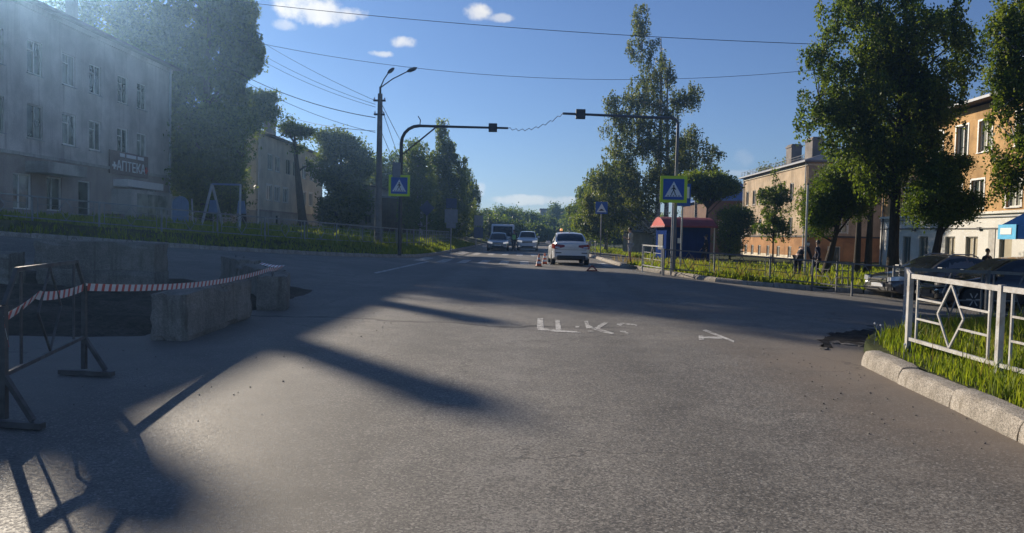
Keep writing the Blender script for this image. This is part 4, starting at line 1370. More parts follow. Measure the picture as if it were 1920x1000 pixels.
make_tree('birch_tree', 'leafy birch hanging over the speed hump sign', XW(1135, 72), 72, 0, [(0, 0, 4.6, 2.5, 2.3, 3.2), (1.2, 0, 6.4, 1.7, 1.6, 2.6), (-1.4, 0, 3.4, 1.7, 1.7, 2.2)], 0.2, 760, 46, 0.22, 0.32, 54, LB, M['birch'], droop=1.2, gap=0.2, bias=0.5)
make_tree('birch_tree', 'dense birch closing the row beyond the speed hump sign', XW(1104, 92), 92, 0, [(0, 0, 4.6, 2.4, 2.3, 3.2), (0.9, 0, 6.4, 1.5, 1.5, 2.0)], 0.2, 520, 44, 0.27, 0.38, 55, LB, M['birch'], droop=1.0, gap=0.2, bias=0.5)
cl = [(1650, 60, 88, 80), (1590, 120, 60, 60), (1720, 110, 66, 70), (1560, 60, 40, 50), (1760, 60, 46, 60), (1650, 190, 90, 60), (1580, 210, 56, 40), (1740, 190, 56, 50), (1530, 190, 34, 22), (1505, 230, 22, 18), (1810, 70, 24, 34), (1840, 95, 16, 40), (1800, 130, 34, 30), (1620, 270, 60, 44), (1690, 285, 70, 44), (1745, 265, 34, 32), (1660, 335, 52, 34), (1560, 265, 28, 24), (1725, 200, 52, 60), (1690, 130, 60, 60), (1650, -60, 90, 80), (1660, -170, 60, 70), (1530, 110, 26, 30)]
make_tree('birch_tree', 'huge dark leafy birch beside the whitewashed corner', XW(1668, 30.5), 30.5, -0.35, PB(30.5, 1668, -0.35, cl, 0.9), 0.23, 2200, 42, 0.135, 0.20, 56, LD, M['bark'], droop=0.8, n_limbs=50, gap=0.6, bias=0.3, shell=0.5)
make_tree('linden_tree', 'pollard with a round clipped crown leaning over the fence by the two women', XW(1540, 33.5), 33.5, -0.4, [(0.55, 0, 4.2, 1.1, 1.1, 0.95), (-0.35, -0.1, 3.4, 0.9, 0.8, 1.0), (1.2, 0.1, 3.5, 0.8, 0.9, 0.8), (-0.15, 0, 2.6, 0.5, 0.5, 0.6)], 0.21, 620, 64, 0.105, 0.18, 57, LF, M['bark'], lean=(0.75, 0), n_limbs=20, trunk_frac=0.75, bias=0.25)
make_tree('linden_tree', 'pollard with a leaning trunk before the whitewashed wall', XW(1735, 29.0), 29.0, -0.4, [(0.25, 0, 3.8, 0.9, 0.9, 0.9), (-0.35, -0.2, 3.2, 0.75, 0.7, 0.75), (0.75, 0.0, 3.2, 0.8, 0.8, 0.7), (0.3, 0, 4.6, 0.75, 0.75, 0.7)], 0.22, 620, 64, 0.10, 0.17, 58, LF, M['bark'], lean=(0.55, 0), n_limbs=20, trunk_frac=0.7, bias=0.2)
cl = [(1910, 60, 40, 70), (1890, 40, 30, 50), (1880, 130, 26, 40), (1910, 170, 40, 60), (1885, 220, 28, 40), (1905, 280, 44, 40), (1870, 300, 16, 20), (1990, 100, 90, 110), (1985, 260, 80, 80), (2000, -60, 100, 90), (1895, 340, 26, 20)]
make_tree('birch_tree', 'near birch with long hanging leafy branches at the edge of the ochre facade', XW(1990, 24.5), 24.5, -0.4, PB(24.5, 1990, -0.4, cl), 0.22, 950, 46, 0.12, 0.18, 59, LB, M['birch'], droop=0.8, n_limbs=30, gap=0.55, bias=0.3)
make_tree('rowan_tree', 'slight drooping rowan with open twigs before the tan house', XW(1446, 47), 47, -0.35, [(0, 0, 3.6, 0.9, 0.8, 1.4), (-0.5, 0, 2.5, 0.8, 0.7, 0.9), (0.5, 0, 2.4, 0.75, 0.7, 0.8), (0.1, 0, 5.0, 0.5, 0.5, 1.0)], 0.07, 170, 40, 0.15, 0.24, 60, LD, M['bark'], droop=0.4, n_limbs=16, gap=0.35)
make_tree('willow_tree', 'sunlit shrubby tree between the kiosk and the tan house', XW(1366, 60), 60, -0.4, [(0, 0, 2.4, 1.2, 1.2, 1.9), (0.6, 0, 3.4, 0.9, 0.9, 1.2)], 0.1, 240, 44, 0.17, 0.28, 61, LF, M['bark'], gap=0.2)
make_tree('birch_tree', 'thin tree rising behind the chimneys of the tan house', XW(1456, 92), 92, -0.4, [(0, 0, 8.6, 3.0, 2.6, 2.4), (1.6, 0, 10.4, 1.8, 1.8, 1.8), (-1.5, 0, 9.4, 2, 2, 1.4)], 0.22, 240, 34, 0.26, 0.42, 62, LG, M['birch'], gap=0.55, n_limbs=22)
make_tree('poplar_tree', 'dark upright trunk before the shaded gable of the tan house', XW(1622, 37), 37, -0.4, [(0, 0, 7.0, 1.6, 1.7, 2.4), (-0.7, 0, 5.2, 1.1, 1.2, 1.3)], 0.2, 300, 48, 0.14, 0.28, 63, LD, M['bark'], stems=[(0, 0, 1), (-0.42, 0.3, 0.95)], gap=0.2)
make_tree('poplar_tree', 'grey topped tree peeping over the ochre building roof', XW(1832, 72), 72, -0.4, [(0, 0, 14.2, 1.6, 1.6, 2.4), (0, 0, 11, 2.2, 2.2, 2.6)], 0.25, 200, 40, 0.22, 0.34, 64, LG, M['bark'], gap=0.3)


# ------------------------------------------------------------------ grass
def grass_patch(name, P, hmin, hmax, seed, wid=0.009, lean=0.45, mat=None, nseg=2):
    """P: blade roots (n,3)"""
    rng = np.random.default_rng(seed)
    n = len(P)
    cl0 = 0.5 + 0.5 * np.clip(lump(P[:, 0] * 1.7 + 3, P[:, 1] * 1.7), -1, 1)
    h = (0.55 + 0.6 * cl0[:, None]) * rng.uniform(hmin, hmax, size=(n, 1)) * rng.uniform(0.55, 1.0, size=(n, 1))
    a = rng.uniform(0, 6.283, size=(n, 1))
    d = np.concatenate([np.cos(a), np.sin(a), np.zeros_like(a)], 1)
    a2 = a + 1.57 + rng.normal(size=(n, 1)) * 0.6
    s = np.concatenate([np.cos(a2), np.sin(a2), np.zeros_like(a)], 1) * wid * rng.uniform(0.6, 1.5, size=(n, 1))
    ln = rng.uniform(0.05, lean, size=(n, 1)) * h
    up = np.array([[0, 0, 1.0]])
    V = np.empty((n, 5, 3))
    V[:, 0] = P - s
    V[:, 1] = P + s
    mid = P + up * h * 0.6 + d * ln * 0.35
    V[:, 2] = mid + s * 0.75
    V[:, 3] = mid - s * 0.75
    V[:, 4] = P + up * h * 0.97 + d * ln
    base = np.arange(n)[:, None] * 5
    tri = np.concatenate([base + np.array([[0, 1, 2]]), base + np.array([[0, 2, 3]]), base + np.array([[3, 2, 4]])], 1).ravel()
    me = fast_mesh(name, V.reshape(-1, 3), tri, 3, mat or M['grass'], smooth=False)
    cl = 0.5 + 0.5 * lump(P[:, 0] * 1.3, P[:, 1] * 1.3)
    tint = np.clip(0.25 + 0.3 * cl + rng.normal(size=n) * 0.2, 0, 1)
    at = me.attributes.new('tint', 'FLOAT', 'POINT')
    at.data.foreach_set('value', np.repeat(tint, 5).astype(np.float32))
    return tag(obj(name, me), kind='stuff')


def strip_points(kerb, d0, d1, dens, seed, ylo, yhi, xlo, xhi, top=0.12, bank=0.0, falloff=1.0, right=True):
    rng = np.random.default_rng(seed)
    K = np.array(resample(kerb, 0.25))
    T_ = np.gradient(K, axis=0)
    T_ /= np.linalg.norm(T_, axis=1, keepdims=True)
    N_ = np.stack([T_[:, 1], -T_[:, 0]], 1) * (1 if right else -1)
    n = int(len(K) * 0.25 * (d1 - d0) * dens)
    k = rng.integers(0, len(K), size=n)
    d = d0 + (d1 - d0) * rng.uniform(0, 1, size=n) ** falloff
    P = K[k] + N_[k] * d[:, None] + T_[k] * rng.uniform(-0.15, 0.15, size=(n, 1))
    c = lump(P[:, 0] * 0.9, P[:, 1] * 0.9) + rng.normal(size=n) * 0.6
    ok = (P[:, 0] > xlo) & (P[:, 0] < xhi) & (P[:, 1] > ylo) & (P[:, 1] < yhi) & (c > -0.75)
    P, d = P[ok], d[ok]
    z = hgt(P[:, 0], P[:, 1]) + top + bank * sstep(0.2, 2.4, d) - 0.02
    return np.concatenate([P, z[:, None]], 1)


P = strip_points(KERB1, 0.30, 1.6, 1300, 1, 3.4, 13.5, 2.5, 14)
grass_patch('grass', P, 0.08, 0.26, 71, 0.006)
P = strip_points(KERB1, 0.55, 4.5, 420, 2, 3.4, 14.5, 2.5, 16, falloff=0.8)
grass_patch('grass', P, 0.14, 0.42, 72, 0.006)
P = strip_points(KERB1, 0.16, 0.8, 90, 4, 3.4, 14, 2.5, 12)
P[:, 2] -= 0.04
grass_patch('weeds', P, 0.05, 0.16, 73, 0.014, 1.0)
P = strip_points(KERB2, 0.16, 3.6, 330, 5, 18, 33.5, 3, 24)
grass_patch('grass', P, 0.12, 0.42, 74, 0.02)
P = strip_points(KERB2, 3.2, 18, 55, 6, 18, 48, 4, 30)
P = P[~((P[:, 0] < 7.6) & (P[:, 1] > 31))]
grass_patch('grass', P, 0.15, 0.5, 75, 0.04)
P = strip_points(KERB2, 2.9, 9.0, 90, 7, 33, 100, 3, 14)
P = P[~((P[:, 0] < 7.6) & (P[:, 1] < 60))]
grass_patch('grass', P, 0.12, 0.4, 76, 0.03)
P = strip_points(KERB2, 0.2, 2.4, 50, 8, 60, 110, 3, 14)
grass_patch('grass', P, 0.12, 0.4, 77, 0.03)
P = strip_points(KERB3, 0.16, 4.0, 150, 9, 18, 75, -30, -4, bank=0.32, right=False)
grass_patch('grass', P, 0.10, 0.42, 78, 0.018)
P = strip_points(KERB3, 1.4, 2.6, 26, 10, 26, 62, -14, -4, bank=0.32, right=False)
grass_patch('weeds', P, 0.2, 0.6, 79, 0.03, 0.7)
P = strip_points(KERB3, 4.0, 16, 12, 10, 18, 90, -40, -6, bank=0.32, right=False)
grass_patch('grass', P, 0.15, 0.5, 80, 0.04)
P = strip_points(KERB1, 0.5, 3.5, 34, 21, 3.4, 14, 2.5, 14)
grass_patch('dry_stems', P, 0.3, 0.62, 81, 0.0035, 0.5, M['grass_dry'])
P = strip_points(KERB2, 0.3, 6, 22, 22, 18, 40, 3, 24)
grass_patch('dry_stems', P, 0.3, 0.7, 82, 0.012, 0.5, M['grass_dry'])
# dandelion clocks and seed heads in the near grass
sm = MB()
rg = random.Random(5)
for i in range(13):
    d = rg.uniform(0.35, 1.7)
    yy = rg.uniform(4.3, 9.0)
    xx = 3.45 + d
    zz = rg.uniform(0.22, 0.42)
    sm.tube([(xx, yy, 0.1), (xx + rg.uniform(-.03, .03), yy, zz)], 0.0016, 4, cap=False)
    sm.lathe([(0.003, -0.012), (0.012, -0.004), (0.012, 0.006), (0.003, 0.013)], 6, c=(xx, yy, zz + 0.01))
tag(obj('dandelion_clocks', sm.mesh('dandelion_clocks', M['sign_white'])), kind='stuff')
# loose grit and small stones on the shaded left
gmb = MB()
for i in range(300):
    xx = rg.uniform(-8, -1.6) if i % 4 else rg.uniform(2.3, 3.35)
    yy = rg.uniform(4.2, 13.5) if i % 4 else rg.uniform(4.6, 9)
    r_ = rg.uniform(0.004, 0.009)
    rot = Matrix.Rotation(rg.uniform(0, 6), 3, 'Z') @ Matrix.Rotation(rg.uniform(0, 1), 3, 'X')
    gmb.box((xx, yy, H(xx, yy) + r_ * 0.45), (r_ * rg.uniform(1, 2), r_ * rg.uniform(0.8, 1.4), r_), rot=rot)
tag(obj('gravel', gmb.mesh('gravel', M['block'])), kind='stuff')


# ------------------------------------------------------------------ fences
def fence(label, posts, ht, mat, zf, foot=0.13, group='street fences with diamond panels', post_w=0.048, bar=0.02, skip=()):
    t = thing('fence', label, 'fence', (posts[0][0], posts[0][1], zf(*posts[0])), group=group)
    Lp = [Vector((x, y, zf(x, y))) for x, y in posts]
    for p in Lp:
        part('post', MB().bar(p - Z3 * 0.15, p + Z3 * ht, post_w, post_w), mat, t, world=t)
    for i, (a, b_) in enumerate(zip(Lp, Lp[1:])):
        if i in skip:
            continue
        d = (b_ - a)
        L = d.length
        e = d.normalized()

        def P(u, v):
            return a + e * u + Z3 * (v - 0.0)
        g = post_w / 2
        zt, zb = ht - 0.035, foot + 0.02
        part('top_rail', MB().bar(P(g, zt), P(L - g, zt), 0.03, 0.05), mat, t, world=t)
        part('bottom_rail', MB().bar(P(g, zb), P(L - g, zb), 0.03, 0.036), mat, t, world=t)
        u0, u1 = 0.14 * min(1, L / 1.6) + 0.02, L - 0.14 * min(1, L / 1.6) - 0.02
        z0, z1 = zb + 0.0225, zt - 0.03
        zm = (z0 + z1) / 2
        for u in (u0, u1):
            part('upright_bar', MB().bar(P(u, z0), P(u, z1), bar, bar), mat, t, world=t)
        um = (u0 + u1) / 2
        hw = min((z1 - z0) * 0.33, (u1 - u0) * 0.3)
        dia = MB()
        c = [P(um, z1), P(um + hw, zm), P(um, z0), P(um - hw, zm)]
        for k in range(4):
            dia.bar(c[k], c[(k + 1) % 4], bar * 0.8, bar)
        part('diamond', dia, mat, t, world=t)
        for v in (z0 + (z1 - z0) * 0.34, z0 + (z1 - z0) * 0.68):
            du = hw * (1 - abs(v - zm) / ((z1 - z0) / 2))
            part('cross_bar', MB().bar(P(u0 + bar / 2, v), P(um - du - bar * 0.3, v), bar * 0.9, bar), mat, t, world=t)
            part('cross_bar', MB().bar(P(um + du + bar * 0.3, v), P(u1 - bar / 2, v), bar * 0.9, bar), mat, t, world=t)
    return t


vz = lambda x, y: H(x, y) + 0.12
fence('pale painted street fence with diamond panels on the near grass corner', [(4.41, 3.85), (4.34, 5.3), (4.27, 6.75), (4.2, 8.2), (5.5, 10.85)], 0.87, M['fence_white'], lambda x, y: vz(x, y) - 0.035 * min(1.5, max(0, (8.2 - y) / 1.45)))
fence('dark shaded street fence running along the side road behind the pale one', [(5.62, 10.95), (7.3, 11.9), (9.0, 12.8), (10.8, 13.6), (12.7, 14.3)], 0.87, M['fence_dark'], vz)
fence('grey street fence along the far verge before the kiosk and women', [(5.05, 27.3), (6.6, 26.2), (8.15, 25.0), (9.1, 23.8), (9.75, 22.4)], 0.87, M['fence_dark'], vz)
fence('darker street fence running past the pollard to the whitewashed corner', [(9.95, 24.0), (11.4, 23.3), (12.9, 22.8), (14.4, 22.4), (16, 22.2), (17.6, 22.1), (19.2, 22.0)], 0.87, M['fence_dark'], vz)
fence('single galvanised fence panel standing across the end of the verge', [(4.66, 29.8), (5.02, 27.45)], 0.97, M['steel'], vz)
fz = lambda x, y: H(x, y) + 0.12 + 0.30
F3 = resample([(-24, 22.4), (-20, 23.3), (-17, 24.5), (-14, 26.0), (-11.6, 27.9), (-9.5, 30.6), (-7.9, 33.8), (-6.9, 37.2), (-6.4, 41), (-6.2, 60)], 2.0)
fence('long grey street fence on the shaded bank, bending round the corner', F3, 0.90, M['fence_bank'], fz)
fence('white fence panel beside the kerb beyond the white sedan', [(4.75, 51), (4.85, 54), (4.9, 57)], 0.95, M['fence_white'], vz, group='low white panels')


# ------------------------------------------------------------------ portable barrier with tape
def barrier(label, a, b_, mat, group):
    a, b_ = Vector((*a, H(*a))), Vector((*b_, H(*b_)))
    t = thing('barrier', label, 'barrier', a, group=group)
    d = b_ - a
    L = d.length
    e = d.normalized()
    s = Vector((0.93, -0.1, 0)).normalized()

    def P(u, v):
        return a + e * u + Z3 * v
    for u in (0, L):
        m = MB().bar(P(u, 0.06), P(u, 0.78), 0.036, 0.036)
        part('post', m, mat, t, world=t)
        part('foot', MB().box(P(u, 0.03) + s * 0.02, (0.50, 0.05, 0.036), rz=math.atan2(s.y, s.x)), mat, t, world=t)
        part('brace', MB().bar(P(u, 0.34), P(u, 0.06) + s * 0.2, 0.03, 0.03), mat, t, world=t)
        k = 1 if u == 0 else -1
        part('corner_bar', MB().bar(P(u, 0.78), P(u + k * 0.22, 1.0), 0.025, 0.025), mat, t, world=t)
    part('top_rail', MB().bar(P(0.22, 1.0), P(L - 0.22, 1.0), 0.025, 0.028), mat, t, world=t)
    part('bottom_rail', MB().bar(P(0.025, 0.34), P(L - 0.025, 0.34), 0.022, 0.026), mat, t, world=t)
    um = L / 2
    dia = MB()
    c = [P(um, 0.98), P(um + 0.26, 0.67), P(um, 0.36), P(um - 0.26, 0.67)]
    for k in range(4):
        dia.bar(c[k], c[(k + 1) % 4], 0.014, 0.014)
    part('diamond', dia, mat, t, world=t)
    for u in (0.3, L - 0.3):
        part('upright_bar', MB().bar(P(u, 0.36), P(u, 0.98), 0.014, 0.014), mat, t, world=t)
    return t


pa, pb = GP(8, 803), GP(158, 705)
barrier('dark steel portable barrier with splayed feet holding the striped tape', (pa.x, pa.y), (pb.x, pb.y), M['rust'], 'portable barriers')
barrier('dark steel portable barrier nearest the camera with its feet on the asphalt', (pa.x - 0.35, pa.y - 0.25), (pa.x - 0.9, pa.y - 2.1), M['rust'], 'portable barriers')


def tape(label, pts, wd, seglen):
    """plastic warning tape, twisting as it hangs: red and white bands as separate faces"""
    t = MB()
    P_ = [Vector(p[:3]) for p in pts]
    tw = [p[3] for p in pts]
    out, tws = [], []
    for i in range(len(P_) - 1):
        n = max(2, int((P_[i + 1] - P_[i]).length / seglen))
        for k in range(n):
            f = k / n
            q_ = P_[i].lerp(P_[i + 1], f)
            q_.z -= 0.045 * (P_[i + 1] - P_[i]).length * 0.4 * 4 * f * (1 - f)
            out.append(q_)
            tws.append(tw[i] + (tw[i + 1] - tw[i]) * f)
    out.append(P_[-1])
    tws.append(tw[-1])
    vs = []
    for i, p in enumerate(out):
        a = (out[min(i + 1, len(out) - 1)] - out[max(i - 1, 0)]).normalized()
        side = a.cross(Z3).normalized()
        up = side.cross(a).normalized()
        d = up * math.cos(tws[i]) + side * math.sin(tws[i])
        nrm = a.cross(d) * 0.0006
        vs += [p - d * wd / 2 + nrm, p + d * wd / 2 + nrm, p + d * wd / 2 - nrm, p - d * wd / 2 - nrm]
    for i in range(len(out) - 1):
        k = 4 * i
        for (u, v) in ((0, 1), (1, 2), (2, 3), (3, 0)):
            t.add([vs[k + u], vs[k + v], vs[k + 4 + v], vs[k + 4 + u]], [(0, 1, 2, 3)], 1 if i % 5 < 2 else 0)
    o = obj('barrier_tape', t.mesh('barrier_tape', [M['white'], M['tape_red']]))
    return tag(o, label, 'barrier tape')


def at_bar(u, v):
    d = Vector((pb.x - pa.x, pb.y - pa.y, 0))
    return (pa.x + d.x * u, pa.y + d.y * u, v)


tape('red and white striped plastic tape strung from the barrier to the concrete blocks', [(*at_bar(0.02, 0.52), 0.9), (*at_bar(0.0, 0.70), 0.3), (*at_bar(0.35, 0.80), 0.5), (*at_bar(0.42, 0.78), 0.1), (*at_bar(1.0, 0.77), 0.15), (-3.62, 11.75, 0.80), (-3.60, 12.45, 0.70), (-4.3, 13.6, 0.82)][:5] + [(-4.12, 11.95, 0.66, 0.2), (-4.22, 12.95, 0.66, 0.9), (-4.85, 13.6, 0.68, 1.2)], 0.065, 0.025)


# ------------------------------------------------------------------ concrete foundation blocks round the excavation
def block(label, x, y, rz, L=2.38, W=0.5, Hh=0.6, z=None, seed=1):
    r = random.Random(seed)
    m = MB()
    nx, nz = 13, 5
    ring = []
    ny = 4
    # box surface as a subdivided shell so the arrises can be chipped
    bm = bmesh.new()
    bmesh.ops.create_cube(bm, size=1.0)
    bmesh.ops.subdivide_edges(bm, edges=bm.edges[:], cuts=5, use_grid_fill=True)
    for v in bm.verts:
        c = v.co
        k = sum(abs(abs(q_) - 0.5) < 1e-4 for q_ in c)
        ch = r.uniform(0.0, 0.045) if k >= 2 else r.uniform(-0.006, 0.006)
        if k >= 2 and r.random() < 0.12:
            ch += 0.04
        co = Vector((c.x * L, c.y * W, (c.z + 0.5) * Hh))
        ctr = Vector((max(-L / 2 + 0.2, min(L / 2 - 0.2, co.x)), 0, Hh / 2))
        v.co = co + (ctr - co).normalized() * ch
    # groove in the end faces, as these blocks have
    me = bpy.data.meshes.new('concrete_block')
    bm.to_mesh(me)
    bm.free()
    me.materials.append(M['block'])
    o = obj('concrete_block', me, None, (x, y, (H(x, y) if z is None else z) - 0.03), (r.uniform(-.02, .02), r.uniform(-.015, .015), rz))
    tag(o, label, 'concrete block', 'concrete blocks fencing off the excavation')
    # cast-in lifting loop, a part of its block
    for sx in (-0.55, 0.55):
        lp = MB().tube([(sx - 0.07, 0, Hh - 0.03), (sx - 0.05, 0.01, Hh + 0.045), (sx + 0.05, -0.01, Hh + 0.04), (sx + 0.07, 0, Hh - 0.03)], 0.008, 6)
        part('lifting_loop', lp, M['rust'], o)
    return o


block('nearest large concrete block lying under the striped tape', -4.13, 9.62, R(93.2), W=0.44, seed=1)
block('short concrete block seen end on at the tip of the row with tape on top', -4.22, 12.45, R(106), L=1.2, seed=2)
block('concrete block behind the end one, slanting away', -5.15, 14.35, R(120), seed=3)
block('farthest concrete block of the slanting row by the side street', -6.35, 16.45, R(120), seed=4)
block('dark concrete block across the back of the excavation', -7.95, 13.9, R(-6), seed=5, z=-0.08)
block('dark concrete block on top of the one across the back', -8.0, 13.95, R(-4), seed=6, z=0.44)
block('dark concrete block behind the barrier beside the stacked pair', -10.6, 13.6, R(3), seed=7, z=0.2)


# ------------------------------------------------------------------ signs
def plate_poly(m, pts, y, th, mi=0):
    m.prism([(p[0], y, p[1]) for p in pts], (0, th, 0), mi)


def disc(cx, cz, r, n=14, sx=1.0):
    return [(cx + sx * r * math.cos(2 * math.pi * k / n), cz + r * math.sin(2 * math.pi * k / n)) for k in range(n)]


def crossing_face(t, s, zc, y0, border=True, hump=False):
    """blue square, white triangle, black walker on stripes; faces -y"""
    y = y0
    if border:
        m = MB()
        m.box((0, y, zc), (s * 1.29, 0.02, s * 1.29))
        part('border', m, M['sign_green'], t, bevel=0.006)
        y -= 0.013
    m = MB()
    m.box((0, y, zc), (s, 0.02, s))
    part('panel', m, M['sign_blue'], t, bevel=0.005)
    y -= 0.012
    m = MB()
    plate_poly(m, [(-s * 0.42, zc - s * 0.36), (s * 0.42, zc - s * 0.36), (0, zc + s * 0.38)], y, 0.004)
    part('triangle', m, M['sign_white'], t)
    y -= 0.004
    m = MB()
    if hump:
        pts = [(-s * 0.22, zc - s * 0.2)] + [(-s * 0.16 + s * 0.32 * k / 8, zc - s * 0.2 + s * 0.11 * math.sin(math.pi * k / 8)) for k in range(9)] + [(s * 0.22, zc - s * 0.2), (s * 0.22, zc - s * 0.245), (-s * 0.22, zc - s * 0.245)]
        plate_poly(m, pts, y, 0.003)
    else:
        plate_poly(m, disc(0.0, zc + s * 0.155, s * 0.042), y, 0.003)
        for poly in ([(-0.035, 0.10), (0.045, 0.10), (0.035, -0.06), (-0.03, -0.06)], [(-0.03, -0.055), (0.012, -0.055), (-0.05, -0.17), (-0.09, -0.27), (-0.125, -0.255), (-0.085, -0.15)],
                     [(0.0, -0.055), (0.035, -0.055), (0.075, -0.15), (0.115, -0.27), (0.08, -0.285), (0.035, -0.165)], [(-0.035, 0.09), (-0.03, 0.04), (-0.09, -0.01), (-0.13, -0.005), (-0.125, 0.02), (-0.085, 0.03)],
                     [(0.045, 0.09), (0.035, 0.04), (0.085, -0.03), (0.115, -0.02), (0.085, 0.04)]):
            plate_poly(m, [(p[0] * s, zc + p[1] * s) for p in poly], y, 0.003)
        for k in range(5):
            x = -s * 0.29 + k * s * 0.13
            plate_poly(m, [(x, zc - s * 0.34), (x + s * 0.06, zc - s * 0.34), (x + s * 0.06, zc - s * 0.295), (x, zc - s * 0.295)], y + 0.0002, 0.0028)
    part('pictogram', m, M['sign_black'], t)


def gantry(name, label, x, y, z, hp, arm_end, sgn, zarm, mat, boxu, straight, signz, signdx):
    """bent steel mast whose arm reaches over the road and carries a small lamp box"""
    t = thing(name, label, 'mast', (x, y, z), group='bent masts reaching over the crossing')
    Rb = 0.75 if sgn > 0 else 0.22
    pts = [(0, 0, -0.1), (0, 0, 1.5), (0, 0, zarm - Rb)]
    for k in range(1, 6):
        a = math.pi / 2 * k / 5
        pts.append((sgn * Rb * (1 - math.cos(a)), 0, zarm - Rb + Rb * math.sin(a)))
    m = MB()
    m.tube(pts, [0.085, 0.085, 0.075] + [0.07] * 5 if sgn > 0 else [0.07, 0.07, 0.055] + [0.05] * 5, 10)
    part('pole', m, mat, t, smooth=True)
    e = (sgn * arm_end, 0, zarm + straight)
    m = MB()
    m.tube([pts[-1], (sgn * (arm_end * 0.6), 0, zarm + straight * 0.6), e], [0.06, 0.05, 0.045], 8)
    part('arm', m, mat, t, smooth=True)
    if sgn > 0:
        m = MB()
        m.bar((sgn * 0.03, 0, zarm - 1.25), (sgn * 1.5, 0, zarm - 0.02), 0.05, 0.06)
        part('strut', m, mat, t)
    bx = sgn * boxu
    bz = zarm + straight * boxu / arm_end
    m = MB()
    m.box((bx, -0.02, bz), (0.36, 0.16, 0.36))
    bo = part('lamp_box', m, M['trim'], t, bevel=0.02)
    m = MB()
    m.box((bx, -0.112, bz), (0.31, 0.02, 0.31))
    part('box_face', m, M['sign_back'] if False else M['dark_steel'], bo)
    m = MB()
    m.lathe([(0.001, 0.0), (0.09, 0.01), (0.11, 0.05), (0.10, 0.06), (0.001, 0.06)], 14, axis='Z')
    return t


lx = XW(748, 32)
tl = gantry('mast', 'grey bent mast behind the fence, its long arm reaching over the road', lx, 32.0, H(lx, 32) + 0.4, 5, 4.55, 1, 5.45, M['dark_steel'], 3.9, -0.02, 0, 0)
tl.location.z = H(lx, 32) + 0.3
m = MB()
m.box((-0.16, -0.13, 3.55), (0.34, 0.14, 0.62))
part('control_box', m, M['sign_back'], tl, bevel=0.015)
m = MB()
m.tube([(0.78, 0, 5.46), (0.80, 0, 5.7), (0.7, 0, 5.86)], 0.02, 6)
part('stub_pipe', m, M['dark_steel'], tl)
YM = 28.4
rx = XW(1262, YM)
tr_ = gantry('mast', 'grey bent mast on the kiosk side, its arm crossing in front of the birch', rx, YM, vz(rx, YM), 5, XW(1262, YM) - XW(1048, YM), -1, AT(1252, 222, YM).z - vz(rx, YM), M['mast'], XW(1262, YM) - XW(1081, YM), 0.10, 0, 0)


def sign_on(name, label, x, y, z, s, zc, rz, kind, pole_r=0.035, group=None, pole=True):
    t = thing(name, label, 'road sign', (x, y, z), rz, group=group)
    if pole:
        m = MB()
        m.tube([(0, 0.05, -0.1), (0, 0.05, zc + s * 0.55)], pole_r, 10)
        part('pole', m, M['steel'], t, smooth=True)
    for dz in (-s * 0.28, s * 0.28):
        m = MB()
        m.box((0, 0.022, zc + dz), (0.12, 0.05, 0.04))
        part('bracket', m, M['steel'], t)
    if kind == 'cross':
        crossing_face(t, s, zc, 0.0)
    elif kind == 'hump':
        crossing_face(t, s, zc, 0.0, border=False, hump=True)
    elif kind == 'plaincross':
        crossing_face(t, s, zc, 0.0, border=False)
    return t


# left crossing sign sits on its mast
p_ = AT(748, 348, 31.78)
sign_on('crossing_sign', 'yellow-green bordered zebra crossing sign on the shaded mast', p_.x, 31.86, tl.location.z, 0.70, p_.z - tl.location.z, R(2), 'cross', group='yellow-green bordered crossing signs', pole=False)
# right crossing sign has its own pole in front of its mast
p_ = AT(1265, 355, 27.8)
sx_ = p_.x - 0.02
sg2 = sign_on('crossing_sign', 'yellow-green bordered zebra crossing sign on its own pole by the kiosk', sx_, 27.9, vz(sx_, 27.9), 0.77, p_.z - vz(sx_, 27.9), R(-3), 'cross', group='yellow-green bordered crossing signs')
# speed hump sign farther on
p_ = AT(1128, 390, 46)
sign_on('hump_sign', 'small blue square sign with a white triangle on a thin pole before the birches', p_.x, 46.0, vz(p_.x, 46), 0.74, p_.z - vz(p_.x, 46), 0, 'hump')
# bus stop sign behind the crossing sign
p_ = AT(1283, 366, 30.5)
t = thing('stop_sign', 'blue bus stop sign half hidden behind the yellow-green bordered sign', 'road sign', (p_.x - 0.05, 30.5, vz(p_.x, 30.5)))
zc = p_.z - t.location.z
part('pole', MB().tube([(0, 0.05, -0.1), (0, 0.05, zc + 0.45)], 0.035, 10), M['steel'], t, smooth=True)
part('panel', MB().box((0, 0, zc), (0.62, 0.02, 0.9)), M['sign_blue'], t, bevel=0.005)
part('white_field', MB().box((0.02, -0.013, zc + 0.1), (0.46, 0.006, 0.46)), M['sign_white'], t)


def back_sign(label, px, y, zoff, boards, poles, group='sign boards seen from behind'):
    x = XW(px, y)
    z = H(x, y) + 0.12 + 0.2
    t = thing('road_sign', label, 'road sign', (x, y, z), group=group)
    for dx_ in poles:
        part('pole', MB().tube([(dx_, 0.05, -0.2), (dx_, 0.05, max(b_[2] + b_[4] / 2 for b_ in boards))], 0.035, 8), M['steel'], t, smooth=True)
    for (kind, bx, bz, bw, bh, mt) in boards:
        m = MB()
        if kind == 'box':
            m.box((bx, 0, bz), (bw, 0.02, bh))
        elif kind == 'disc':
            plate_poly(m, disc(bx, bz, bw / 2, 20), -0.01, 0.02)
        elif kind == 'diamond':
            plate_poly(m, [(bx - bw / 2, bz), (bx, bz - bh / 2), (bx + bw / 2, bz), (bx, bz + bh / 2)], -0.01, 0.02)
        part('board', m, M[mt], t)
    return t


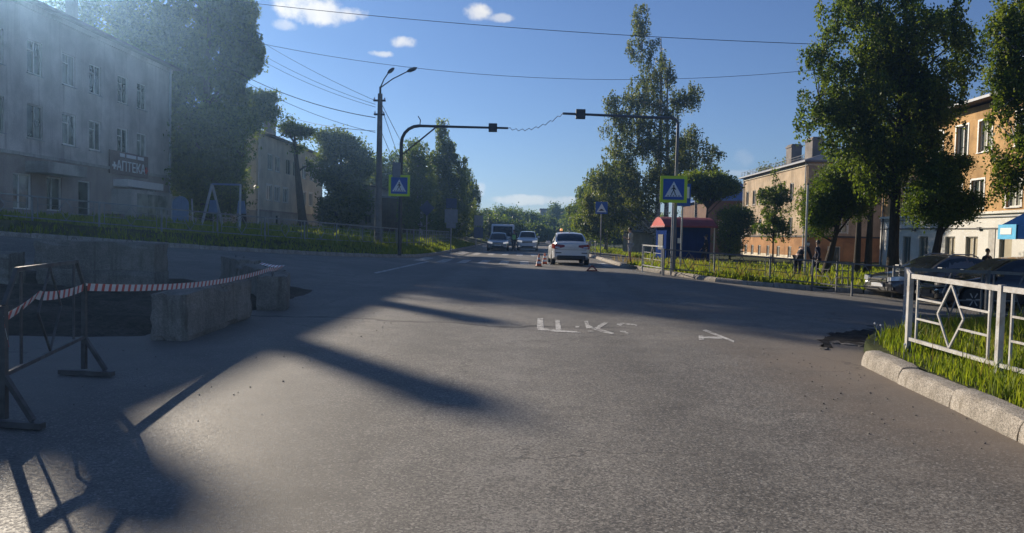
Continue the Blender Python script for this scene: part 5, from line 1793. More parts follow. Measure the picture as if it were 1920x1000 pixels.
back_sign('blue diamond shaped sign on a thin pole by the weeping birches', 798, 46, 0, [('diamond', 0, 2.35, 0.95, 0.95, 'sign_shaded')], [0.0])
back_sign('grey sign board stacked below a darker one behind the bank fence', 844, 44, 0, [('box', 0, 2.72, 0.62, 0.6, 'sign_shaded'), ('box', 0, 1.98, 0.76, 0.8, 'sign_back'), ('box', 0, 1.42, 0.56, 0.3, 'sign_back')], [0.0])
back_sign('two grey sign boards on twin poles by the shaded kerb end', 896, 58, 0, [('box', 0, 2.05, 0.72, 0.8, 'sign_back'), ('box', 0, 1.1, 0.72, 0.85, 'sign_shaded')], [-0.2, 0.22])
# plain steel post on the sunny verge
p_ = GP(1508, 527, 0.12)
tg = AT(1514, 346, p_.y)
t = thing('post', 'bare galvanised post standing in the verge by the two women', 'post', (p_.x, p_.y, p_.z))
part('tube', MB().tube([(0, 0, -0.1), (0, 0, tg.z - p_.z)], 0.042, 10), M['steel'], t, smooth=True)
part('cap', MB().lathe([(0.05, -0.02), (0.05, 0.02), (0.02, 0.04)], 10, c=(0, 0, tg.z - p_.z)), M['dark_steel'], t)

# lamp post
yl = 38.0
xl = XW(707, yl)
zl_ = H(xl, yl) + 0.4
top = AT(709, 176, yl).z - zl_
t = thing('street_lamp', 'tall concrete lamp post with two curved lamp arms and wires', 'street lamp', (xl, yl, zl_))
m = MB()
m.tube([(0, 0, -0.2), (0, 0, top)], [0.19, 0.12], 10)
part('pole', m, M['pole_conc'], t, smooth=True)
part('cap_pipe', MB().tube([(0, 0, top - 0.3), (0, 0, top + 0.35)], 0.055, 8), M['dark_steel'], t, smooth=True)
m = MB()
m.box((-0.02, -0.05, top - 0.35), (0.62, 0.08, 0.09))
m.box((-0.02, -0.05, top - 1.05), (0.55, 0.08, 0.09))
part('cross_arm', m, M['dark_steel'], t)
for k, (ix, iz) in enumerate(((-0.28, -0.24), (0.24, -0.24), (-0.24, -0.94), (0.2, -0.94))):
    part('insulator', MB().lathe([(0.02, 0), (0.04, 0.02), (0.025, 0.06), (0.045, 0.09), (0.02, 0.12)], 10, c=(ix, -0.05, top + iz - 0.08)), M['white'], t, smooth=True)
for (dx_, dz_, dy_) in ((0.30, 0.95, 0.6), (1.55, 0.72, -0.9)):
    e = Vector((dx_, dy_, top + 0.25 + dz_))
    part('lamp_arm', MB().tube([(0, 0, top + 0.3), (dx_ * 0.45, dy_ * 0.45, top + 0.3 + dz_ * 0.52), e], [0.035, 0.03, 0.028], 8), M['dark_steel'], t, smooth=True)
    dr = Vector((dx_, dy_, dz_ * 0.5)).normalized()
    part('lamp_head', MB().tube([e - dr * 0.05, e + dr * 0.12, e + dr * 0.4, e + dr * 0.55], [0.05, 0.10, 0.09, 0.03], 8), M['dark_steel'], t, smooth=True)

# overhead cables
lamp_top = (xl, yl, zl_ + top)


def cable(label, p, q_, sag, r_=0.014, n=22, group='overhead cables'):
    p, q_ = Vector(p), Vector(q_)
    pts = []
    for i in range(n + 1):
        f = i / n
        c = p.lerp(q_, f)
        c.z -= sag * 4 * f * (1 - f)
        pts.append(c)
    o = obj('overhead_cable', MB().tube(pts, r_, 5).mesh('overhead_cable', M['wire']))
    return tag(o, label, 'cable', group)


cable('upper cable crossing the whole sky from the tall tree to the huge birch', AT(370, -6, 40), AT(1560, 84, 36), 0.35, 0.016)
cable('middle cable sagging across the sky behind the lamp heads', AT(470, 78, 44), AT(1560, 128, 42), 1.3, 0.013)
lt = AT(706, 190, yl)
cable('highest thin wire running up from the lamp post to the tall tree', lt, AT(400, 20, 46), 0.3, 0.010, group='thin wires from the lamp post')
cable('second thin wire fanning from the lamp post into the tall tree', AT(704, 196, yl), AT(380, 30, 46), 0.5, 0.010, group='thin wires from the lamp post')
cable('third thin wire fanning from the lamp post into the tall tree', AT(704, 201, yl), AT(390, 50, 46), 0.5, 0.010, group='thin wires from the lamp post')
cable('thick twisted cable sagging from the lamp post under the wire fan', AT(704, 221, yl), AT(400, 110, 45), 0.5, 0.020, group='thin wires from the lamp post')
cable('cable just below the thick one between lamp post and tall tree', AT(704, 249, yl), AT(400, 115, 45), 0.5, 0.012, group='thin wires from the lamp post')
cable('lowest cable from the lamp post to the cream house roof', AT(704, 246, yl), AT(505, 205, 68), 0.35, 0.014, group='thin wires from the lamp post')
cable('steep thin wire dropping from the lamp post beyond the mast', AT(713, 190, yl), AT(800, 350, 90), 0.2, 0.016, group='wires running on along the street')
cable('second steep thin wire dropping from the lamp post beyond the mast', AT(713, 196, yl), AT(770, 350, 90), 0.2, 0.016, group='wires running on along the street')
cable('third steep thin wire from lower on the lamp post', AT(712, 240, yl), AT(775, 380, 90), 0.2, 0.016, group='wires running on along the street')
la = Vector((lx + 4.55, 32, tl.location.z + 5.43))
ra = Vector((rx - (XW(1262, YM) - XW(1048, YM)), YM, AT(1252, 222, YM).z + 0.10))
pts = []
for i in range(25):
    f = i / 24
    c = la.lerp(ra, f)
    c.z -= 0.28 * 4 * f * (1 - f)
    c += Vector((0, 0, 0.05 * math.sin(i * 2.1)))
    pts.append(c)
tag(obj('slack_cable', MB().tube(pts, 0.012, 5).mesh('slack_cable', M['wire'])), 'slack wavy cable hanging between the ends of the two masts', 'cable')

# ------------------------------------------------------------------ kiosk
kx0, kx1 = XW(1246, 44), XW(1330, 44)
kx = (kx0 + kx1) / 2
kz = H(kx, 45) + 0.12
t = thing('kiosk', 'dark blue kiosk with a rounded red sheet roof and awning', 'kiosk', (kx, 44, kz), R(6))
W_ = kx1 - kx0
m = MB()
m.box((0, 1.1, 1.1), (W_, 2.2, 2.2))
part('body', m, M['kiosk'], t, bevel=0.015)
m = MB()
for k in range(5):
    x = -W_ / 2 + 0.3 + k * (W_ - 0.6) / 4
    m.box((x, -0.012, 1.1), (0.035, 0.025, 2.1))
part('panel_rib', m, M['kiosk'], t)
m = MB()
n = 8
arc = [(-0.45 + 2.9 * k / n, 2.2 + 0.52 * math.sin(math.pi * k / n)) for k in range(n + 1)]
arc2 = [(y, z + 0.03) for (y, z) in reversed(arc)]
m.prism([(-W_ / 2 - 0.25, y, z) for (y, z) in arc + arc2], (W_ + 0.5, 0, 0))
part('roof', m, M['kiosk_roof'], t)
m = MB()
m.prism([(-W_ / 2 - 0.24, y, z - 0.01) for (y, z) in arc], (0.03, 0, 0))
part('roof_gable', m, M['red'], t)
m = MB()
m.box((-W_ / 2 - 0.26, 0.98, 2.17), (0.04, 2.95, 0.09))
m.box((0, -0.46, 2.17), (W_ + 0.5, 0.04, 0.07))
part('fascia', m, M['kiosk_roof'], t)
part('notice', MB().box((-0.55, -0.03, 1.35), (0.22, 0.02, 0.3)), M['sign_white'], t)
m = MB()
m.box((-W_ / 2 - 0.02, 1.1, 1.25), (0.03, 1.0, 0.9))
part('serving_hatch', m, M['trim'], t)
m = MB()
m.bar((W_ / 2 + 0.12, -0.3, 0), (W_ / 2 + 0.12, -0.3, 2.2), 0.06, 0.06)
part('awning_post', m, M['frame_white'], t)
# low shed and fence behind
b = thing('shed', 'low weathered shed with a pale lean-to roof behind the man', 'shed', (XW(1208, 66), 66, 0))
m = MB()
m.box((0.2, 1.6, 0.9), (3.6, 2.6, 1.8))
part('wall', m, M['greywall'], b)
for k in range(9):
    part('plank', MB().box((-1.45 + k * 0.41, 0.27, 0.85), (0.36, 0.05, 1.6)), M['frame_old'] if k % 3 else M['greywall'], b)
m = MB()
m.prism([(-1.9, 0.0, 1.75), (-1.9, 3.1, 2.3), (-1.9, 3.1, 2.4), (-1.9, 0.0, 1.85)], (4.2, 0, 0))
part('roof', m, M['roof_grey'], b)

# ------------------------------------------------------------------ playground swing on the shaded bank
yw = 38.0
xa_, xb_ = XW(392, yw), XW(446, yw)
zs = H(xa_, yw) + 0.42
t = thing('swing_frame', 'pale blue playground swing with splayed leg frames behind the bank fence', 'swing', (xa_, yw, zs))
hz = AT(420, 346, yw).z - zs
sw = xb_ - xa_
part('top_bar', MB().tube([(0, 0, hz), (sw, 0, hz)], 0.045, 8), M['swing_blue'], t, smooth=True)
for (x0_, mt) in ((0, 'swing_pale'), (sw, 'swing_pale')):
    for dy_ in (-0.75, 0.75):
        part('leg', MB().bar((x0_, 0, hz), (x0_ + (0.25 if dy_ < 0 else -0.3) * (1 if x0_ else -1), dy_, -0.1), 0.09, 0.09), M[mt], t)
    part('side_board', MB().prism([(x0_ - 0.18, -0.03, 0.75), (x0_ + 0.30, -0.03, 0.75), (x0_ + 0.2, -0.03, 1.4), (x0_ - 0.1, -0.03, 1.4)], (0, 0.06, 0)), M['swing_blue'], t)
sea = part('seat', MB().box((sw / 2, 0, 0.5), (0.5, 0.2, 0.04)), M['swing_pale'], t)
for dx_ in (-0.22, 0.22):
    part('chain', MB().tube([(sw / 2 + dx_, 0, 0.5), (sw / 2 + dx_, 0, hz)], 0.01, 5), M['dark_steel'], t)
t = thing('play_panel', 'rounded blue play panel on posts beside the pharmacy building', 'play equipment', (XW(332, 38), 38, H(-17.5, 38) + 0.42))
m = MB()
plate_poly(m, [(-0.42, 0.1), (0.42, 0.1), (0.42, 1.05)] + [(0.42 * math.cos(a), 1.05 + 0.42 * math.sin(a)) for a in np.linspace(0.3, 2.84, 8)] + [(-0.42, 1.05)], 0, 0.05)
part('board', m, M['swing_blue'], t)
for dx_ in (-0.5, 0.62):
    part('post', MB().tube([(dx_, 0.08, -0.1), (dx_ * 0.9, 0.08, 1.35)], 0.04, 8), M['swing_pale'], t, smooth=True)

# ------------------------------------------------------------------ cones, warning triangle
def cone_proto():
    t = thing('traffic_cone', 'x', 'traffic cone', (0, 0, 0), group='traffic cones beside the white sedan')
    part('base', MB().box((0, 0, 0.015), (0.30, 0.30, 0.03)), M['black'], t, bevel=0.008)
    part('shell', MB().lathe([(0.125, 0.03), (0.118, 0.045), (0.028, 0.50), (0.022, 0.52)], 16), M['orange'], t, smooth=True)
    for (z0, z1) in ((0.13, 0.22), (0.30, 0.38)):
        r0, r1 = 0.124 - (z0 - 0.03) * 0.198 + 0.003, 0.124 - (z1 - 0.03) * 0.198 + 0.003
        part('band', MB().lathe([(r0, z0), (r1, z1)], 16), M['white'], t, smooth=True)
    return t


c0 = cone_proto()
for i, (px, py_, lb) in enumerate(((1010, 500, 'striped orange traffic cone, the nearer of the pair'), (1021, 496, 'striped orange traffic cone, the one closer to the white sedan'))):
    o = c0 if i == 0 else dup(c0)
    o['label'] = lb
    o.location = GP(px, py_)
    o.rotation_euler.z = 0.3 * i
p_ = GP(1110, 509)
t = thing('warning_triangle', 'red folding warning triangle on the asphalt behind the white sedan', 'warning triangle', p_, R(12))
t.scale = (0.85, 0.85, 0.8)
m = MB()
for a in ((-0.24, 0.03, 0.24, 0.03), (0.24, 0.03, 0.0, 0.27), (0.0, 0.27, -0.24, 0.03)):
    m.bar((a[0], 0, a[1]), (a[2], 0, a[3]), 0.015, 0.06)
part('reflector', m, M['tri_red'], t)
part('stand', MB().box((0.0, 0.0, 0.008), (0.62, 0.05, 0.016)).box((-0.12, 0, 0.016), (0.04, 0.3, 0.016)).box((0.12, 0, 0.016), (0.04, 0.3, 0.016)), M['black'], t)
# broken-out edge of the asphalt beside the grass corner: flat sheet with the hollow's shadow painted dark, lumps round it
ho = [GP(*p_) for p_ in ((1538, 640), (1552, 629), (1580, 624), (1612, 621), (1640, 618), (1650, 628), (1630, 640), (1612, 646), (1590, 642), (1566, 641), (1552, 650), (1541, 652))]
hm_ = MB()
ho2 = []
for p_, q_ in zip(ho, ho[1:] + ho[:1]):
    for k in range(6):
        c_ = p_.lerp(q_, k / 6)
        ho2.append((c_.x + 0.10 * math.sin(len(ho2) * 2.7) * math.sin(len(ho2) * 0.9), c_.y + 0.16 * math.sin(len(ho2) * 1.9 + 1), H(c_.x, c_.y) + 0.004))
hm_.add(ho2, [tuple(range(len(ho2)))])
tag(obj('pothole', hm_.mesh('pothole', M['hollow_shade'])), kind='structure')
rh = random.Random(8)
for i, (px, py_, s_) in enumerate(((1546, 655, 0.16), (1568, 645, 0.12), (1592, 647, 0.2), (1618, 650, 0.14), (1560, 626, 0.12), (1600, 617, 0.18), (1632, 612, 0.15))):
    p_ = GP(px, py_)
    bm = bmesh.new()
    bmesh.ops.create_icosphere(bm, subdivisions=2, radius=1.0)
    for v in bm.verts:
        v.co = Vector((v.co.x * s_ * 0.6 * rh.uniform(0.8, 1.1), v.co.y * s_ * 0.4 * rh.uniform(0.8, 1.1), max(-0.02, v.co.z * 0.022 * rh.uniform(0.7, 1.2))))
    me = bpy.data.meshes.new('asphalt_lump')
    bm.to_mesh(me)
    bm.free()
    me.materials.append(M['block'] if i % 3 == 2 else M['walk'])
    tag(obj('asphalt_lump', me, None, p_, (0, 0, rh.uniform(0, 3))), ['flat broken lump of asphalt at the near tip of the dark hollow', 'small broken lump of asphalt on the near rim of the hollow', 'widest pale broken lump of asphalt on the near rim of the hollow', 'broken lump of asphalt on the hollow rim closest to the kerb stone', 'small broken lump of asphalt on the far rim at the road end of the hollow', 'broad broken lump of asphalt on the far rim of the hollow', 'broken lump of asphalt where the hollow meets the grass'][i], 'rubble', 'lumps of broken asphalt round the hollow')


# ------------------------------------------------------------------ vehicles
def lerp_tab(tab, s):
    return float(np.interp(s, [t[0] for t in tab], [t[1] for t in tab]))


def make_car(name, label, loc, rz, paint, L, W, Hh, kind='sedan', group=None, cat='car', lit=False, rails=False, plate_rear=True, dull=False):
    """front at -y. Lower body is lofted with real wheel arches; glass, lamps, wheels are parts"""
    t = thing(name, label, cat, loc, rz, group=group)
    P = M[paint]
    w = W / 2
    wr = 0.315 if kind != 'suv' else 0.35
    yf, yr = -L / 2 + 0.82, L / 2 - 0.92
    k_ = Hh / 1.47
    if kind == 'sedan':
        topt = [(0, .56), (.02, .66), (.06, .74), (.14, .82), (.25, .90), (.30, .92), (.7, .95), (.84, 1.02), (.93, 1.05), (.985, 1.03), (1, .95)]
        cab = (0.245, 0.44, 0.60, 0.70, 0.875)
    else:
        topt = [(0, .62), (.02, .76), (.06, .86), (.14, .93), (.25, .99), (.30, 1.0), (.7, 1.0), (.93, 1.0), (.985, .98), (1, .9)]
        cab = (0.24, 0.40, 0.60, 0.86, 0.965)
    wt = [(0, .70), (.015, .80), (.05, .90), (.12, .97), (.3, 1.0), (.7, 1.0), (.88, .98), (.95, .93), (.985, .86), (1, .78)]
    bt = [(0, .30), (.05, .22), (.12, .19), (.85, .20), (.95, .27), (1, .36)]
    ss = sorted(set(np.round(np.concatenate([np.linspace(0, 1, 46), [0.008, 0.02, 0.035, 0.965, 0.98, 0.992]]), 4)))
    ring = []
    for s in ss:
        y = -L / 2 + L * s
        zb = lerp_tab(bt, s)
        for yw_ in (yf, yr):
            d = abs(y - yw_)
            Ra = wr + 0.055
            if d < Ra:
                zb = max(zb, wr + math.sqrt(Ra * Ra - d * d) - 0.01)
        zt = lerp_tab(topt, s) * (k_ if kind != 'sedan' else 1.0)
        hw = w * lerp_tab(wt, s)
        zb = min(zb, zt - 0.12)
        h = zt - zb
        pr = [(0, zb), (hw * .82, zb), (hw * .975, zb + h * .06), (hw, zb + h * .35), (hw * .995, zb + h * .62), (hw * .965, zb + h * .84), (hw * .90, zb + h * .955), (hw * .55, zb + h * 1.0), (0, zb + h * 1.015)]
        ring.append([(x, y, z) for (x, z) in pr] + [(-x, y, z) for (x, z) in reversed(pr[1:-1])])
    m = MB()
    nr = len(ring[0])
    vs = [v for r_ in ring for v in r_]
    fs = [(i * nr + a, i * nr + (a + 1) % nr, (i + 1) * nr + (a + 1) % nr, (i + 1) * nr + a) for i in range(len(ring) - 1) for a in range(nr)]
    fs += [tuple(range(nr)), tuple((len(ring) - 1) * nr + a for a in range(nr))]
    m.add(vs, fs)
    body = part('body', m, P, t, smooth=True)
    # cabin: one smooth shell lofted along the car
    kk_ = k_ if kind != 'sedan' else 1
    Y = [-L / 2 + L * c for c in cab]
    z0 = lerp_tab(topt, cab[0]) * kk_ - 0.03
    z3 = lerp_tab(topt, cab[4]) * kk_ - 0.03
    zbelt = lerp_tab(topt, .55) * kk_ - 0.04
    zB, zC = Hh - 0.06, Hh - 0.075

    def ztop(y):
        if y <= Y[1]:
            t_ = (y - Y[0]) / (Y[1] - Y[0])
            return z0 + (zB - z0) * (0.6 * t_ + 0.4 * math.sin(math.pi / 2 * t_))
        if y <= Y[3]:
            t_ = (y - Y[1]) / (Y[3] - Y[1])
            return zB + (zC - zB) * t_ + 0.065 * math.sin(math.pi * t_) ** 0.8
        t_ = (Y[4] - y) / (Y[4] - Y[3])
        return z3 + (zC - z3) * (0.6 * t_ + 0.4 * math.sin(math.pi / 2 * t_))

    def zlow(y):
        return float(np.interp(y, [Y[0], Y[2], Y[4]], [z0 - 0.02, zbelt - 0.02, z3 - 0.02]))

    def wlow(y):
        return float(np.interp(y, [Y[0], Y[0] + 0.35, Y[2], Y[4] - 0.4, Y[4]], [w * .80, w * .88, w * .905, w * .88, w * .76]))

    def wtop(y):
        f = (ztop(y) - zlow(y)) / (Hh - zbelt)
        return wlow(y) - (wlow(y) - w * .665) * min(1.0, max(0.0, f)) ** 1.15

    def side(y, f, sgn=1, off=0.0):
        a, b_ = wlow(y), wtop(y)
        zl, zt = zlow(y), ztop(y) - 0.035 * min(1, max(0, (ztop(y) - zlow(y)) / 0.2))
        return Vector((sgn * (a + (b_ - a) * f ** 1.25 + off), y, zl + (zt - zl) * f))

    def roof(y, u, off=0.0):
        b_ = wtop(y)
        zt = ztop(y)
        e_ = 0.035 * min(1, max(0, (zt - zlow(y)) / 0.2))
        return Vector((u * b_, y, zt - e_ * abs(u) ** 3 + 0.012 * (1 - u * u) + off))
    sy_ = sorted(set(np.round(np.concatenate([np.linspace(Y[0], Y[1], 8), np.linspace(Y[1], Y[3], 12), np.linspace(Y[3], Y[4], 8)]), 4)))
    rr_ = []
    for y in sy_:
        rr_.append([side(y, f) for f in (0, .35, .7)] + [roof(y, u) for u in (1, .85, .5, 0, -.5, -.85, -1)] + [side(y, f, -1) for f in (.7, .35, 0)])
    nr = len(rr_[0])
    m = MB().add([v for r_ in rr_ for v in r_], [(i * nr + a, i * nr + (a + 1) % nr, (i + 1) * nr + (a + 1) % nr, (i + 1) * nr + a) for i in range(len(rr_) - 1) for a in range(nr)] + [tuple(range(nr)), tuple((len(rr_) - 1) * nr + a for a in range(nr))])
    part('cabin', m, P, t, smooth=True)
    ya = Y[0] + (Y[1] - Y[0]) * 0.42
    yd = Y[4] - (Y[4] - Y[3]) * 0.42
    ym = (Y[1] + Y[3]) / 2 + 0.08

    def glass(pts_lo, pts_hi, nrm):
        n_ = len(pts_lo)
        vs = list(pts_lo) + list(pts_hi)
        vs2 = [v - Vector(nrm) * 0.012 for v in vs]
        fs = [(k, k + 1, n_ + k + 1, n_ + k) for k in range(n_ - 1)]
        rim = list(range(n_)) + list(range(2 * n_ - 1, n_ - 1, -1))
        fs2 = [(rim[k], rim[(k + 1) % len(rim)], rim[(k + 1) % len(rim)] + 2 * n_, rim[k] + 2 * n_) for k in range(len(rim))]
        return MB().add(vs + vs2, fs + fs2)
    for sgn in (1, -1):
        for (y0, y1, lead, trail) in ((ya, ym - 0.04, True, False), (ym + 0.04, yd, False, True)):
            lo_, hi_ = [], []
            for k in range(9):
                y = y0 + (y1 - y0) * k / 8
                lo_.append(side(y, .13, sgn, .006))
                hi_.append(side(y, .90, sgn, .006))
            part('side_window', glass(lo_, hi_, (sgn, 0, 0)), M['car_glass'], t, smooth=True)
    for nm, ya_, yb_, nrm in (('windshield', Y[0] + (Y[1] - Y[0]) * .08, Y[1] - .02, (0, -.6, .8)), ('rear_window', Y[4] - (Y[4] - Y[3]) * .16, Y[3] + .03, (0, .6, .8))):
        vs, n1 = [], 7
        for k in range(6):
            y = ya_ + (yb_ - ya_) * k / 5
            vs += [roof(y, u, .010) for u in np.linspace(-.88, .88, n1)]
        fs = [(a * n1 + b_, a * n1 + b_ + 1, (a + 1) * n1 + b_ + 1, (a + 1) * n1 + b_) for a in range(5) for b_ in range(n1 - 1)]
        part(nm, MB().add(vs, fs), M['car_glass'], t, smooth=True)

    def yend(xr, rear):
        """where the body surface lies at the half-width fraction xr, at the tail or the nose"""
        tab = [q_ for q_ in wt if (q_[0] >= .7 if rear else q_[0] <= .3)]
        s_ = float(np.interp(xr / .985, [q_[1] for q_ in (tab[::-1] if rear else tab)], [q_[0] for q_ in (tab[::-1] if rear else tab)]))
        return -L / 2 + L * s_

    def lamp_strip(xa, xb, zlo, zhi, rear, off, sgn, n_=8):
        vs = []
        for k in range(n_ + 1):
            f = k / n_
            xr = xa + (xb - xa) * f
            y = yend(xr, rear) + (off if rear else -off)
            vs += [Vector((sgn * (xr * w + off * 0.6 * f), y, zlo(f))), Vector((sgn * (xr * w + off * 0.6 * f), y - (0.02 if rear else -0.02), zhi(f)))]
        m_ = MB().add(vs, [(2 * k, 2 * k + 2, 2 * k + 3, 2 * k + 1) for k in range(n_)])
        back = [v + Vector((-sgn * 0.02, -0.05 if rear else 0.05, 0)) for v in vs]
        nb = len(vs)
        m_.add(vs + back, [(2 * k, 2 * k + 2, nb + 2 * k + 2, nb + 2 * k) for k in range(n_)] + [(2 * k + 1, 2 * k + 3, nb + 2 * k + 3, nb + 2 * k + 1) for k in range(n_)] + [(0, 1, nb + 1, nb), (nb - 2, nb - 1, 2 * nb - 1, 2 * nb - 2)])
        return m_
    # bumpers, grille, lamps
    zt0 = 0.66 if kind == 'sedan' else 0.80
    part('grille', MB().box((0, -L / 2 - 0.004, zt0 - 0.05), (w * .95, 0.05, 0.12)), M['trim'], t, bevel=0.01)
    part('grille_bar', MB().box((0, -L / 2 - 0.032, zt0 - 0.05), (w * .9, 0.012, 0.02)), M['chrome'], t)
    part('air_intake', MB().box((0, -L / 2 + 0.01, 0.36), (w * 1.05, 0.05, 0.12)), M['trim'], t, bevel=0.01)
    part('plate', MB().box((0, -L / 2 - 0.02, 0.47), (0.52, 0.02, 0.112)), M['trim'] if dull else M['plate'], t)
    for sgn in (1, -1):
        lm = M['lamp_lit'] if lit else M['trim'] if dull else M['lamp']
        part('headlight', lamp_strip(.50, .965, lambda f: zt0 - 0.075 + 0.06 * f, lambda f: zt0 + 0.055 + 0.06 * f - 0.05 * max(0, f - .8) / .2, False, 0.022, sgn), lm, t)
        part('fog_light', MB().lathe([(0.001, -0.02), (0.05, -0.015), (0.055, 0.03)], 10, c=(0, 0, 0)).shift((-sgn * w * .70, L / 2 - 0.03, -0.36)) if False else MB().box((sgn * w * .72, -L / 2 + 0.04, 0.38), (0.13, 0.06, 0.09)), M['lamp_lit'] if (lit and kind == 'suv') else M['trim'] if (dull or not lit) else M['lamp'], t, bevel=0.015)
        zl2 = 0.86 if kind == 'sedan' else 0.92
        tl_ = part('taillight', lamp_strip(.36, .965, lambda f: zl2 - 0.035 - 0.085 * min(1, f * 1.6), lambda f: zl2 + 0.05 + 0.05 * f, True, 0.024, sgn), M['tail'], t)
        part('reversing_lens', lamp_strip(.60, .82, lambda f: zl2 - 0.085, lambda f: zl2 - 0.03, True, 0.034, sgn, 4), M['lamp'], tl_)
        part('reflector', MB().box((sgn * w * .66, L / 2 - 0.012, 0.56), (0.26, 0.03, 0.04)), M['trim'], t)
        m = MB()
        mx_ = sgn * (w * .93 + 0.10)
        m.box((mx_, Y[0] + 0.36, zbelt + 0.10), (0.20, 0.10, 0.13))
        m.bar((sgn * w * .86, Y[0] + 0.36, zbelt + 0.03), (mx_, Y[0] + 0.36, zbelt + 0.06), 0.04, 0.03)
        part('mirror', m, P, t, bevel=0.02)
        for yh in (ym + 0.02, yd - 0.12):
            part('door_handle', MB().box((sgn * (w * .985), yh - 0.18, zbelt - 0.09), (0.05, 0.17, 0.028)), M['chrome'] if paint == 'car_black' else P, t, bevel=0.008)
        for yw_ in (yf, yr):
            wm_ = MB()
            xo = sgn * (w - 0.115)
            wm_.lathe([(wr * .66, -0.095), (wr * .93, -0.10), (wr, -0.07), (wr, 0.07), (wr * .93, 0.10), (wr * .66, 0.095)], 22, axis='X', c=(xo, yw_, wr))
            wo_ = part('wheel', wm_, M['black'], t, smooth=True)
            rm = MB()
            rm.lathe([(wr * .64, -0.03), (wr * .62, sgn * 0.06), (wr * .5, sgn * 0.05), (wr * .16, sgn * 0.075), (0.01, sgn * 0.08)] if sgn > 0 else [(wr * .64, 0.03), (wr * .62, -0.06), (wr * .5, -0.05), (wr * .16, -0.075), (0.01, -0.08)], 16, axis='X', c=(xo, yw_, wr))
            for a in range(6):
                an = a * math.pi / 3
                rm.bar((xo + sgn * 0.07, yw_ + 0.05 * math.cos(an), wr + 0.05 * math.sin(an)), (xo + sgn * 0.075, yw_ + wr * .6 * math.cos(an), wr + wr * .6 * math.sin(an)), 0.05, 0.03)
            part('rim', rm, M['steel'], wo_)
        if rails:
            part('roof_rail', MB().tube([(sgn * w * .58, Y[1] + 0.1, Hh - 0.06), (sgn * w * .58, Y[1] + 0.3, Hh + 0.02), (sgn * w * .58, Y[3] - 0.2, Hh + 0.02), (sgn * w * .58, Y[3] + 0.02, Hh - 0.07)], 0.02, 6), M['steel'], t, smooth=True)
    part('rear_bumper_insert', MB().box((0, L / 2 - 0.02, 0.36), (w * 1.45, 0.10, 0.17)), M['trim'], t, bevel=0.03)
    part('underbody', MB().box((0, 0, 0.30), (w * 1.35, L * 0.86, 0.16)), M['trim'], t)
    if plate_rear:
        part('plate', MB().box((0, L / 2 + 0.012, zl2 - 0.07), (0.52, 0.02, 0.112)), M['plate'], t)
    part('boot_seam', MB().box((0, L / 2 - 0.002, 0.70), (w * 1.5, 0.01, 0.012)), M['trim'], t)
    return t


g_ = 'cars on the street'
a_, b_ = GP(1034, 498), GP(1101, 498)
wc = (a_ + b_) / 2
cw = make_car('parked_car', 'white sedan seen from behind with an amber beacon on its roof', (wc.x + 0.03, wc.y + 0.55 + 1.6, 0), math.pi + R(1), 'car_white', 4.38, 1.76, 1.49, 'sedan', g_)
m = MB()
m.box((0.26, -0.18, 1.535), (0.16, 0.16, 0.035))
bb = part('beacon_base', m, M['trim'], cw)
part('beacon', MB().lathe([(0.07, 0.0), (0.065, 0.07), (0.04, 0.11), (0.005, 0.12)], 12, c=(0.33, -0.18, 1.55)), M['beacon'], cw, smooth=True)
part('aerial', MB().prism([(-0.02, 0.52, 1.49), (0.02, 0.52, 1.49), (0.0, 0.62, 1.57)], (0, 0.1, -0.01)), M['trim'], cw)
p1 = GP(931, 471)
make_car('parked_car', 'grey oncoming sedan with pale headlights in front of the minibus', (p1.x + 0.05, p1.y + 2.1, 0), R(1), 'car_grey', 4.4, 1.78, 1.48, 'sedan', g_, lit=True)
p2 = GP(989, 471)
make_car('parked_car', 'white oncoming SUV with a dark grille beside the traffic officer', (p2.x, p2.y + 2.1, 0), R(-1), 'car_white', 4.3, 1.80, 1.66, 'suv', g_, lit=True)

# the two dark cars on the side road
c1 = GP(1660, 566)
yaw = R(-90 + 17)
fy = Vector((math.sin(-yaw) * -1, 0, 0))


def place_front(px, py_, rz, L, W, side_px_corner=-1):
    """car centre so that the near front wheel stands at the pixel"""
    p = GP(px, py_)
    Mx = Matrix.Rotation(rz, 3, 'Z')
    off = Mx @ Vector((W / 2 * 0.9, -L / 2 + 0.82, 0))
    return (p.x - off.x, p.y - off.y, H(p.x + 1.2, p.y))


rz1 = R(-90 + 13)
make_car('parked_car', 'graphite car with big headlights nosing out of the side road', place_front(1722, 563, rz1, 4.5, 1.76), rz1, 'car_graphite', 4.5, 1.76, 1.44, 'sedan', g_, rails=True)
rz2 = R(-90 - 3)
make_car('parked_car', 'black car parked broadside behind the pale fence', place_front(1822, 580, rz2, 4.4, 1.76), rz2, 'car_black', 4.4, 1.76, 1.46, 'sedan', g_, dull=True)

# minibus behind the grey car
pb_ = GP(941, 468)
yb = p1.y + 9.0
t = thing('minibus', 'white minibus with a wide dark windscreen behind the grey car', 'minibus', (XW(942, yb), yb, 0), R(1), group=None)
bw, bh = 2.05, 2.25
m = MB()
prof = [(-2.7, 0.35), (-2.75, 0.9), (-2.6, 1.15), (-2.15, bh - 0.12), (-1.9, bh), (2.6, bh), (2.75, bh - 0.2), (2.75, 0.35)]
m.prism([(-bw / 2, y, z) for (y, z) in prof], (bw, 0, 0))
part('body', m, M['car_white'], t, bevel=0.09, smooth=True)
m = MB()
m.prism([(-bw * .43, -2.60, 1.18), (bw * .43, -2.60, 1.18), (bw * .41, -2.19, bh - 0.2), (-bw * .41, -2.19, bh - 0.2)], (0, -0.03, 0.01))
part('windshield', m, M['car_glass'], t)
part('grille', MB().box((0, -2.77, 0.72), (1.1, 0.05, 0.2)), M['trim'], t)
part('bumper', MB().box((0, -2.78, 0.42), (bw * .98, 0.12, 0.2)), M['car_grey'], t, bevel=0.03)
